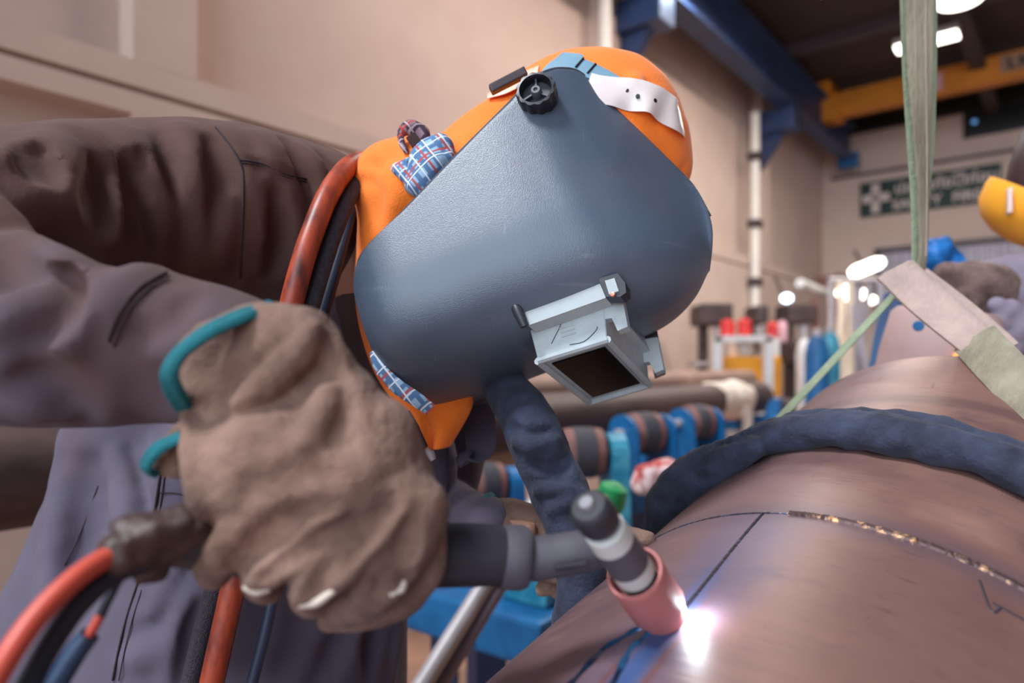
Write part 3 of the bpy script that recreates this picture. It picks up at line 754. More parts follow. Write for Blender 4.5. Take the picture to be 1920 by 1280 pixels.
# the open groove below the torch: two dark edges
wt, wth = pipe_find(1252, 1168)
lines = [((1205, 1172), (1130, 1218), (1060, 1290)), ((1232, 1178), (1185, 1225), (1140, 1295))]
groove_m = mat('heat_blued_edge', S(20, 48, 84), .4, metal=.5, var=.4, scale=30, col2=S(52, 112, 160), thr=(.45, .65))
for ln in lines:
    q = [pipe_find(*a) for a in ln]; pts = []
    for k in range(len(q) - 1):
        for u in np.linspace(0, 1, 12, endpoint=(k == len(q) - 2)):
            pts.append(pipe_pt(q[k][0] * (1 - u) + q[k + 1][0] * u, q[k][1] * (1 - u) + q[k + 1][1] * u, -.0012))
    MB().tube(pts, [.0022 + .0012 * math.sin(i * .5) ** 2 for i in range(len(pts))], n=8).build('groove_edge', groove_m, bp, smooth=True)
mk = mat('marker_ink', S(54, 44, 52), .6, var=.1)
for ln in (((1842, 1094), (1862, 1142), (1884, 1140)), ((1870, 1128), (1895, 1142), (1925, 1165))):
    q = [pipe_find(*a) for a in ln]; pts = [pipe_pt(a[0], a[1], -.0006) for a in q]
    MB().tube(pts, .0014, n=6, sm=5).build('marker_line', mk, bp, smooth=True)

# denim-covered lead draped over the pipe
denim = mat('dark_denim', S(36, 41, 58), .9, var=.3, scale=30, bump=.3, bscale=260, col2=S(56, 63, 86), sheen=.05)
lo_ = np.min([pipe_pt(t, th) for t in (.5, .62) for th in np.linspace(0, 3.1, 20)], 0) - .07
hi_ = np.max([pipe_pt(t, th) for t in (.5, .62) for th in np.linspace(0, 3.1, 20)], 0) + .07
g = Solid(lo_, hi_, .004)
th_ = np.linspace(.1, 2.62, 40)
tt = .562 - .012 * np.sin(th_ * 2.0)
g.chain([pipe_pt(t, th, .017) for t, th in zip(tt, th_)], [.0185 + .002 * math.sin(th * 9) for th in th_], .006)
g.chain([pipe_pt(t + .03, th, .014) for t, th in zip(tt, th_)], .015, .006)
g.chain([pipe_pt(.548, th, .018) for th in np.linspace(1.95, 2.5, 12)], [.012, .016, .02, .022, .024, .026, .028, .030, .032, .032, .030, .024], .006)
g.chain([pipe_pt(.535, 2.44, .02), pipe_pt(.53, 2.60, .012)], [.022, .016], .01)
for th, dt in ((1.02, .0), (1.32, .01), (1.55, -.01), (1.9, .0), (2.1, 0.012)):
    g.chain([pipe_pt(.535 + dt, th, .03), pipe_pt(.575 + dt, th + .05, .041)], .0025, .004, sub=True)
for a in (0, 1, 2):
    g.chain([pipe_pt(.535 + .014 * a + .01 * math.sin(th * 4 + a), th, .036 - .004 * abs(a - 1)) for th in np.linspace(1.9, 2.5, 14)], .0028, .005, sub=(a != 1))
g.chain([pipe_pt(.558 + .006 * math.sin(th * 5), th, .037) for th in np.linspace(.3, 1.9, 30)], .0018, .005, sub=True)
tag(g.build('draped_cable_cover', denim, None, 2, [(.0035, (38, 38, 38), 11), (.0016, (95, 95, 95), 12)]), 'dark blue denim cable cover draped across the steel pipe', 'cable cover')

# ------------------------------------------------------------------ welding torch
TA, TB = P(1113, 962, .386), P(1244, 1152, .454)        # back cap end, cup mouth
tx = unit(TB - TA); TLEN = np.linalg.norm(TB - TA); TK = TLEN / .106
def tl(*p): return [(h_ * TK, r_) for h_, r_ in p]
black_pl = mat('black_torch_plastic', S(48, 46, 52), .45, var=.2, scale=20, spec=.4)
grey_pl = mat('grey_torch_rubber', S(78, 74, 82), .6, var=.18, scale=16, bump=.1)
white_pl = mat('white_ptfe', S(206, 206, 202), .45, var=.06, scale=30)
pinkc = mat('pink_ceramic_cup', S(186, 112, 108), .6, var=.1, scale=20, bump=.06)
tr = thing('welding_torch', 'grey welding torch with pink ceramic cup held by the near glove', 'welding torch', P(905, 1040, .425))
rp = lambda px, d=.43: px * d / FPX
MB().lathe([(0, .0), (.0, rp(29)), (.002, rp(35)), (.006, rp(37)), (.015, rp(37.5)), (.019, rp(34)), (.0215, rp(28)), (.022, .001)], TA - tx * .008, tx, 36).build('back_cap', black_pl, tr, smooth=True)
MB().lathe([(-.0025, .001), (-.0025, rp(12)), (.001, rp(14)), (.001, .001)], TA - tx * .009, tx, 24).build('cap_end', mat('worn_cap_end', S(120, 116, 122), .35, var=.4, scale=60), tr, smooth=True)
s0 = .013 * TK
MB().lathe(tl((0, rp(30)), (.001, rp(37)), (.012, rp(39)), (.013, rp(36))), TA + tx * s0, tx, 36).build('upper_insulator', white_pl, tr, smooth=True)
MB().lathe(tl((0, rp(34)), (.001, rp(38)), (.022, rp(40)), (.023, rp(36))), TA + tx * (s0 + .012 * TK), tx, 36).build('torch_body', grey_pl, tr, smooth=True)
MB().lathe(tl((0, rp(34)), (.001, rp(38.5)), (.012, rp(38.5)), (.014, rp(32))), TA + tx * (s0 + .033 * TK), tx, 36).build('lower_insulator', white_pl, tr, smooth=True)
cs = TLEN - .049 * TK
MB().lathe(tl((0, rp(48)), (.0, rp(53)), (.0015, rp(55)), (.004, rp(55)), (.036, rp(56)), (.0375, rp(54)), (.0378, rp(49)), (.044, rp(48)), (.049, rp(46)), (.0492, rp(42)), (.046, rp(38)), (.038, rp(42)), (.030, rp(48)), (.004, rp(48))), TA + tx * cs, tx, 48, close=True).build('gas_cup', pinkc, tr, smooth=True)
MB().lathe([(0, rp(36)), (.02, rp(34)), (.03, rp(20)), (.034, rp(6)), (.05, rp(4)), (.054, .0003)], TA + tx * (TLEN - .047), tx, 24).build('collet_and_electrode', mat('tungsten', S(120, 116, 116), .35, metal=.9), tr, smooth=True)
HB = TA + tx * .028 * TK
neck = [P(960, 1045, .425), P(1010, 1046, .426), P(1075, 1036, .427), P(1130, 1024, .427), HB + V(.003, 0, 0)]
MB().tube(neck, [rp(42), rp(41), rp(39), rp(37), rp(33)], n=24, sm=6, squash=1.0).build('neck', grey_pl, tr, smooth=True)
hx = [P(330, 1000, .372), P(480, 1020, .385), P(700, 1040, .404), P(900, 1040, .42), P(950, 1044, .424)]
MB().tube(hx, [rp(52), rp(56), rp(58), rp(56), rp(55)], n=28, sm=5).build('handle', black_pl, tr, smooth=True)
MB().tube([P(940, 1043, .4235), P(958, 1044, .4245), P(978, 1045, .4255), P(990, 1045.5, .426), P(996, 1046, .4262)], [rp(56), rp(59.5), rp(59), rp(54), rp(44)], n=28).build('handle_collar', grey_pl, tr, smooth=True)
MB().tube([P(1040, 1064, .408), P(1098, 1056, .41)], rp(7, .41), n=10).build('switch_strip', black_pl, tr, smooth=True)
# tape wrapped where the leads enter
g = Solid(np.minimum(P(190, 1080, .33), P(190, 1080, .40)) - V(.02, .05, .03), P(420, 900, .40) + V(.03, .04, .02), .002)
pts = [P(222, 1040, .345), P(270, 1020, .352), P(320, 995, .360), P(400, 990, .372)]
g.chain(pts, [rp(38, .35), rp(44, .35), rp(46, .355), rp(46, .36)], .004, sm=4)
g.chain([P(235, 1062, .348), P(285, 1052, .356), P(330, 1035, .362)], [rp(16, .35), rp(24, .35), rp(20, .35)], .006)
g.chain([P(262, 1090, .350), P(300, 1075, .358)], [rp(7), rp(12)], .006)
for i in range(6):
    x = 232 + i * 24
    g.chain([P(x - 14, 985 - i * 7, .325 + i * .003), P(x + 2, 1015 - i * 8, .315 + i * .003), P(x + 12, 1050 - i * 8, .325 + i * .003)], rp(9), .004)
tape = mat('brown_tape', S(74, 54, 50), .5, var=.35, scale=60, bump=.5, bscale=150, spec=.5)
g.build('tape_wrap', tape, tr, 2, [(.0022, (130, 130, 130), 4)])
red_hose = mat('red_hose', S(206, 84, 66), .42, var=.12, scale=20)
blk_hose = mat('black_hose', S(34, 38, 48), .5, var=.2, scale=30)
MB().tube([P(262, 1018, .348), P(205, 1042, .338), P(140, 1085, .322), P(70, 1155, .305), P(10, 1240, .29), P(-60, 1360, .275)], [rp(20, .34)] * 6, n=16, sm=6).build('red_gas_hose', red_hose, tr, smooth=True)
MB().tube([P(280, 1050, .352), P(215, 1075, .342), P(150, 1130, .326), P(90, 1215, .31), P(40, 1310, .296)], [rp(21, .34)] * 5, n=16, sm=6).build('black_power_cable', blk_hose, tr, smooth=True)
MB().tube([P(290, 1075, .356), P(240, 1065, .352), P(205, 1120, .35), P(186, 1160, .35)], rp(9, .34), n=12, sm=6).build('switch_cable', blk_hose, tr, smooth=True)
MB().tube([P(190, 1152, .35), P(165, 1195, .35)], rp(9.5, .34), n=12).build('red_crimp', red_hose, tr, smooth=True)
MB().tube([P(168, 1190, .35), P(140, 1225, .349), P(100, 1290, .347)], [rp(15), rp(17), rp(18)], n=12, sm=4).build('blue_connector', mat('dark_blue_plastic', S(30, 56, 84), .4, var=.5, scale=50), tr, smooth=True)

# the arc itself
wt, wth = pipe_find(1266, 1168); AP = pipe_pt(wt, wth, .002); AN = pipe_n(wt, wth)
arc = thing('welding_arc', 'blinding white welding arc glowing under the pink cup', 'welding arc', AP)
g = Solid(AP - .03, AP + .03, .0012)
g.ell(AP, (.0045, .0045, .003), None, .003); g.ell(pipe_pt(*pipe_find(1280, 1152), .0005), (.004, .004, .002), None, .003)
g.build('molten_pool', mat('arc_glow', (1, 1, 1), .5, emit=(.86, .94, 1), estr=60), arc, 1)
l = bpy.data.lights.new('arc_light', 'POINT'); l.energy = .22; l.color = (.82, .92, 1); l.shadow_soft_size = .003
lo = bpy.data.objects.new('arc_light', l); COL.objects.link(lo); lo.parent = arc; lo.location = Vector(AN * .009 + V(.010, -.006, 0))

# ------------------------------------------------------------------ welding helmet
HU = unit([.93, -.12, .34]); HL = np.array([.25, .93, -.27]); HL = unit(HL - HU * (HL @ HU)); HF = np.cross(HL, HU)
HO = np.array([.62 * (1010 - CX) / FPX, .62, H + .62 * (HY - 480) / FPX])
HW = .112
_SM = np.linspace(-.014, .014, 9)
def hW(u): return np.mean([np.interp(u + e_, [-.195, -.185, -.165, -.14, .0, .05, .09, .12, .145, .160, .173], [.066, .090, .106, .113, .113, .109, .092, .068, .044, .030, .016]) for e_ in _SM], 0)
def hFF(u): return np.mean([np.interp(u + e_, [-.195, -.183, -.175, -.155, -.12, -.05, .0, .06, .10, .13, .15, .173], [.030, .046, .055, .060, .058, .055, .056, .057, .055, .045, .034, .018]) for e_ in _SM], 0)
def hp(u, f, l):
    """helmet place: u towards the crown, f towards the face, l across from the near side plate"""
    return HO + u * HU + f * HF + (l + HW) * HL
RIM = [(680, 600), (668, 545), (672, 500), (690, 465), (760, 395), (850, 300), (960, 190), (985, 160), (1010, 142), (1045, 130), (1083, 135), (1112, 162), (1160, 212), (1250, 300), (1300, 352), (1330, 405)]
def _rim():
    out = []
    for (a, b) in RIM:
        x = np.array([0., 0.])
        for _ in range(25):
            def pr(x):
                p = hp(x[0], x[1], -hW(x[0])); return np.array([CX + FPX * p[0] / p[1] - a, HY - FPX * (p[2] - H) / p[1] - b])
            r = pr(x); J = np.stack([(pr(x + e) - r) / 1e-4 for e in np.eye(2) * 1e-4], 1); x = x - np.linalg.lstsq(J, r, rcond=None)[0] * .8
        out.append(x)
    return np.array(out)
_RIMC = []
def helmet_fb(u):
    if not _RIMC: _RIMC.append(_rim())
    r = _RIMC[0]; o = np.argsort(r[:, 0]); return np.interp(u, r[o, 0], r[o, 1])
def hsec(u, n=73, e=2.7):
    fb = float(helmet_fb(u)); ff = float(hFF(u)); W = float(hW(u)); fb = min(fb, ff - .004); out = []
    fs = ff - min(ff - fb, 1.0 * W)          # the rounded front starts here, straight side plates behind it
    k = 16
    for i in range(k): out.append((fb + (fs - fb) * i / k, -W))
    for a in np.linspace(0, np.pi, n):
        c, s = np.cos(a), np.sin(a)
        out.append((fs + (ff - fs) * abs(s) ** (2 / e), -W * np.sign(c) * abs(c) ** (2 / e)))
    for i in range(k): out.append((fs + (fb - fs) * (i + 1) / k, W))
    return out
def helmet_loft(nu=90):
    r = _rim(); u0, u1 = r[:, 0].min() + .0005, r[:, 0].max() - .0003
    t = np.linspace(0, 1, nu); us = u0 + (u1 - u0) * (t - .10 * np.sin(2 * np.pi * t) / (2 * np.pi) * 6 * .9 / 1)
    us = np.clip(np.sort(us), u0, u1); v = []; m = None
    for u in us:
        s = hsec(u); m = len(s)
        fb_, ff_ = s[0][0], max(q[0] for q in s)
        for f, l in s:
            k_ = min(1, max(0, (u - .10) / .07)); v.append(hp(u - .016 * k_ * k_ * ((f - fb_) / (ff_ - fb_ + 1e-9)) ** 2, f, l))
    f = [(i * m + j, i * m + j + 1, (i + 1) * m + j + 1, (i + 1) * m + j) for i in range(len(us) - 1) for j in range(m - 1)]
    return np.array(v), f

shell_m = mat('helmet_plastic', S(70, 82, 98), .36, var=.10, scale=5, bump=.16, bscale=1000, spec=.85, rvar=.05, col2=S(77, 90, 107))
nt = shell_m.node_tree; bs = nt.nodes['Principled BSDF']; N = nt.nodes.new; L = nt.links.new
tcn = [n for n in nt.nodes if n.type == 'TEX_COORD'][0]
base = bs.inputs['Base Color'].links[0].from_socket
for sc_, stretch, a, b, col, k in ((17, (1, .35, 9), .66, .74, S(112, 116, 130), .4), (41, (9, 2, .8), .69, .76, S(124, 127, 140), .45), (9, (1, 1, 1), .60, .72, S(92, 90, 100), .4)):
    mp = N('ShaderNodeMapping'); mp.inputs['Scale'].default_value = stretch; mp.inputs['Rotation'].default_value = (.4, .3, .5); L(tcn.outputs['Object'], mp.inputs[0])
    n = N('ShaderNodeTexNoise'); n.inputs['Scale'].default_value = sc_; n.inputs['Detail'].default_value = 6; L(mp.outputs[0], n.inputs['Vector'])
    r = N('ShaderNodeMapRange'); r.inputs['From Min'].default_value = a; r.inputs['From Max'].default_value = b; r.inputs['To Max'].default_value = k; L(n.outputs['Fac'], r.inputs['Value'])
    x = N('ShaderNodeMix'); x.data_type = 'RGBA'; L(r.outputs[0], x.inputs[0]); L(base, x.inputs[6]); x.inputs[7].default_value = (*col, 1); base = x.outputs[2]
L(base, bs.inputs['Base Color'])
he = thing('welding_helmet', 'scuffed blue-grey welding helmet with lens box, worn by the bending welder', 'welding helmet', hp(-.05, -.02, 0))
v, f = helmet_loft()
o = obj('shell', v, f, shell_m, he)
sm = o.modifiers.new('thickness', 'SOLIDIFY'); sm.thickness = .0035; sm.offset = 1
sb = o.modifiers.new('smooth', 'SUBSURF'); sb.levels = sb.render_levels = 1
rim_m = mat('helmet_edge', S(58, 62, 72), .4, var=.1)
rr = _RIMC[0]; rim_near = [hp(u, f_, -float(hW(u))) for u, f_ in rr]; rim_far = [hp(u, f_, float(hW(u))) for u, f_ in rr]
MB().tube(rim_near, .0024, n=8, sm=6).build('edge_bead', rim_m, he, smooth=True)
MB().tube(rim_far[:-3], .0024, n=8, sm=6).build('edge_bead', rim_m, he, smooth=True)

def hinv(a, b, l):
    """place on the plane l of the helmet seen at this column and row"""
    x = np.zeros(2)
    for _ in range(15):
        def pr(x):
            p = hp(x[0], x[1], l); return np.array([CX + FPX * p[0] / p[1] - a, HY - FPX * (p[2] - H) / p[1] - b])
        r = pr(x); J = np.stack([(pr(x + e) - r) / 1e-5 for e in np.eye(2) * 1e-5], 1); x = x - np.linalg.solve(J, r)
    return hp(x[0], x[1], l)
box_m = mat('lens_box_plastic', S(168, 177, 180), .38, var=.10, scale=30, spec=.5, bump=.08, bscale=200)
boxd = mat('lens_box_dark', S(46, 48, 56), .45, var=.2, scale=30)
rivet = mat('copper_rivet', S(190, 120, 100), .4, metal=.6)
LN = -.068
qa, qb = hinv(1008, 675, LN), hinv(1138, 635, LN)                      # near lens edge
fc, fd = hinv(1216, 719, .062), hinv(1107, 753, .062)                  # far lens edge
EX = ((fc - qb) + (fd - qa)) / 2
near = [(991, 608), (1132, 559), (1137, 548), (1164, 543), (1177, 612), (1158, 620), (1147, 596), (1134, 598), (1138, 635), (1008, 675)]
nearp = [hinv(a, b, LN) for a, b in near]
lb = MB(); lb.prism([nearp[i] for i in (0, 1, 8, 9)], EX); lens_box = lb.build('lens_box', box_m, he)
bv = lens_box.modifiers.new('edges', 'BEVEL'); bv.width = .0012; bv.segments = 2
MB().prism([nearp[i] for i in (1, 2, 3, 4, 5, 6, 7)], EX * .07).build('hinge_plate', box_m, lens_box)
MB().prism([nearp[i] + EX * .90 for i in (1, 2, 3, 4, 5, 6, 7)], EX * .07).build('hinge_plate', box_m, lens_box)
fn = unit(np.cross(qb - qa, EX)); fn = fn if fn @ HF > 0 else -fn
ea, eu = unit(EX), unit(qb - qa)
c0, c1, c2, c3 = qa, qb, qb + EX, qa + EX
fr = MB()
for a, b in ((c0, c1), (c1, c2), (c2, c3), (c3, c0)):
    fr.tube([a + fn * .001, b + fn * .001], .0038, n=8)
fr.build('lens_frame', box_m, lens_box, smooth=True)
ins = .13
li = [c0 + (c1 - c0) * s + EX * t + fn * .0008 for s, t in ((.12, .10), (.90, .10), (.90, .90), (.12, .90))]
MB().prism(li, fn * .0012).build('lens_glass', mat('dark_lens_glass', S(12, 9, 14), .3, var=.6, scale=300, spec=.12, col2=S(30, 24, 34), thr=(.6, .8)), lens_box)
# ribs pressed into the near wall
cw = (nearp[0] + nearp[1] + nearp[8] + nearp[9]) / 4; nn_ = -ea
for k in (-1, 0, 1):
    b0 = cw + (nearp[9] - nearp[0]) * .11 * k - (qb - qa) * .02
    MB().tube([b0 - eu * .007, b0 + eu * .007], .0011, n=8).build('rib', box_m, lens_box, smooth=True)
for ln in (((1057, 590), (1050, 612), (1042, 628), (1034, 644)), ((1120, 612), (1117, 620), (1095, 640), (1068, 646))):
    MB().tube([hinv(a, b, LN - .0002) for a, b in ln], .0004, n=6, sm=3).build('scratch', boxd, lens_box)
LB = -.086
bp_ = [hinv(a, b, LB) for a, b in ((977, 580), (1122, 524), (1136, 558), (990, 610))]
MB().prism(bp_, EX * 1.22).build('box_base', mat('lens_base_plastic', S(170, 178, 180), .35, var=.08, scale=20), he)
MB().tube([hinv(963, 568, -.088), hinv(972, 585, -.09), hinv(984, 612, -.088)], [.0045, .0052, .0042], n=12, sm=3).build('latch_knob', boxd, he, smooth=True)
MB().prism([hinv(a, b, -.09) for a, b in ((1122, 522), (1158, 512), (1172, 530), (1174, 548), (1163, 556), (1136, 556))], EX * .10).build('hinge_clip', boxd, he)
MB().prism([hinv(a, b, -.092) for a, b in ((1134, 526), (1152, 521), (1160, 545), (1142, 552))], EX * .06).build('clip_face', box_m, he)
MB().lathe([(0, .0028), (.0015, .0022), (.0017, .0001)], hinv(1149, 552, -.092), -ea, 14).build('rivet', rivet, he, smooth=True)
fq = [hinv(a, b, .082) for a, b in ((1212, 640), (1234, 632), (1248, 702), (1228, 710))]
MB().prism(fq, -HL * .01).build('far_lever', mat('blue_grey_lever', S(78, 86, 108), .4, var=.1), he)
MB().prism([hinv(a, b, .085) for a, b in ((1206, 630), (1232, 626), (1236, 650), (1212, 654))], -HL * .03).build('far_hinge_clip', boxd, he)
MB().lathe([(0, .003), (.002, .002), (.0021, .0001)], hinv(1219, 643, .07), -HL, 14).build('rivet', rivet, he, smooth=True)
# headgear knob on the near side
kc = hinv(1008, 181, -HW - .002); kn = -HL
kp = []
kb = MB(); n = 72; prof = [(-.004, 1.0, 1), (.003, 1.0, 1), (.011, 1.0, 1), (.0125, .96, 1), (.0128, .80, 0), (.011, .76, 0), (.003, .72, 0), (.0028, .0005, 0)]
A_ = unit(np.cross(kn, Z)); B_ = np.cross(kn, A_); vs = []; fs = []
for h_, r_, lob in prof:
    for j in range(n):
        a = 2 * np.pi * j / n; r = .0198 * r_ * (1 - (.075 * abs(math.cos(6 * a)) ** 3 if lob else 0)); vs.append(kc + kn * h_ + r * (math.cos(a) * A_ + math.sin(a) * B_))
for i in range(len(prof) - 1):
    for j in range(n): fs.append((i * n + j, i * n + (j + 1) % n, (i + 1) * n + (j + 1) % n, (i + 1) * n + j))
kb.add(vs, fs); knob = kb.build('adjuster_knob', mat('black_knob', S(34, 35, 42), .38, var=.2), he, smooth=True)
MB().lathe([(.002, .0058), (.010, .0052), (.0112, .0042), (.0112, .0022), (.0095, .0020), (.0095, .0001)], kc, kn, 24).build('hub', mat('knob_hub', S(84, 88, 96), .35), knob, smooth=True)
for a in (.6, 2.7, 4.8):
    d_ = math.cos(a) * A_ + math.sin(a) * B_
    MB().box(kc + kn * .0045 + d_ * .010, (.0055, .0009, .003), (d_, np.cross(kn, d_), kn)).build('spoke', rim_m, knob)

# ------------------------------------------------------------------ the welder
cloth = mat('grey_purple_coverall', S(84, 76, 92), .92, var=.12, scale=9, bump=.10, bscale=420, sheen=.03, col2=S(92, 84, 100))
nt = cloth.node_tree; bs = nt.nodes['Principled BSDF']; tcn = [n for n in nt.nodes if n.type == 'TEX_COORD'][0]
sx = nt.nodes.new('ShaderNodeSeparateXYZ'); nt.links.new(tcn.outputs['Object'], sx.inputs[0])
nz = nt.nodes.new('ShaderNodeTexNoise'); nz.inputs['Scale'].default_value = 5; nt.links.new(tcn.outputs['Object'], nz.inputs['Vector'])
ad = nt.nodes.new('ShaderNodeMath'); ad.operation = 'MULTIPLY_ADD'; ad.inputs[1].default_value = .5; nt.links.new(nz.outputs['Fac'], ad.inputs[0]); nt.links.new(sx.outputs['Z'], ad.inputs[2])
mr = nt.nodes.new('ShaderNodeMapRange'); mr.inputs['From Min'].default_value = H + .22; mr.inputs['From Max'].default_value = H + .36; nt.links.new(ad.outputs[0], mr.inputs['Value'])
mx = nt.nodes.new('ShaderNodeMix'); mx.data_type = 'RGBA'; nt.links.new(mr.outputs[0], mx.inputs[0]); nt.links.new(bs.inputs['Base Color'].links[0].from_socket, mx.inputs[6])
mx.inputs[7].default_value = (*S(86, 58, 50), 1); nt.links.new(mx.outputs[2], bs.inputs['Base Color'])      # brown towards the shoulders: warm light from above put into the cloth colour
lo_b, hi_b = V(-.75, .34, H - .56), V(.22, 1.22, H + .36)
skin = mat('skin', S(150, 104, 84), .6, var=.1, scale=10)
def pc(*rows): return px3(rows)
body = Solid(V(-.7, .34, 0), V(.3, 1.2, H + .36), .016)
for rows in ([(1110, 285, .765, 105), (1000, 330, .76, 85), (800, 430, .79, 80), (620, 560, .86, 120), (590, 800, .87, 170), (480, 1050, .87, 220), (400, 1340, .87, 240)],
             [(560, 430, .80, 110), (380, 390, .74, 100), (200, 410, .67, 110), (0, 490, .55, 120), (-100, 580, .48, 110), (60, 640, .45, 95), (250, 660, .44, 75), (420, 690, .425, 60), (560, 800, .40, 50)],
             [(700, 620, .92, 90), (840, 720, .98, 60), (810, 940, .92, 50), (900, 970, .74, 32), (1000, 995, .70, 30)]):
    a, r = pc(*rows); body.chain(a, r, .02)
hipL, hipR = P(540, 1360, .95), P(300, 1360, .82)
for q in (hipL, hipR):
    body.chain([q, V(q[0] + .02, q[1] + .03, .55), V(q[0] - .03, q[1] + .02, .07)], [.085, .06, .04], .02)
person = body.build('person', skin, None, 2, None, V(P(420, 0, .87)[0], .87, 0))
tag(person, 'person bending to weld, in grey coverall, orange hood and tan gloves', 'person')

g = Solid(lo_b, hi_b, .0044)
a, r = pc((600, 560, .87, 150), (590, 800, .87, 205), (490, 1050, .87, 280), (400, 1390, .87, 370)); g.chain(a, r, .02)
a, r = pc((232, 840, .86, 108), (240, 960, .86, 135), (190, 1150, .86, 165), (150, 1390, .86, 210)); g.chain(a, r, .05)
a, r = pc((740, 760, .84, 95), (775, 870, .82, 85), (740, 1000, .84, 80)); g.chain(a, r, .03)
a, r = pc((700, 640, .92, 120), (840, 720, .99, 95), (815, 955, .93, 75), (870, 965, .79, 50), (915, 975, .725, 46)); g.chain(a, r, .012)
a, r = pc((640, 450, .86, 150), (540, 425, .81, 162), (410, 388, .74, 156), (250, 398, .70, 168), (100, 425, .62, 185), (0, 475, .55, 200), (-110, 560, .475, 190)); g.chain(a, r, .015, sm=4)
a, r = pc((-110, 600, .465, 190), (60, 635, .452, 165), (200, 652, .443, 150), (330, 655, .436, 142), (430, 672, .43, 126), (500, 695, .425, 104)); g.chain(a, r, .008, sm=4)
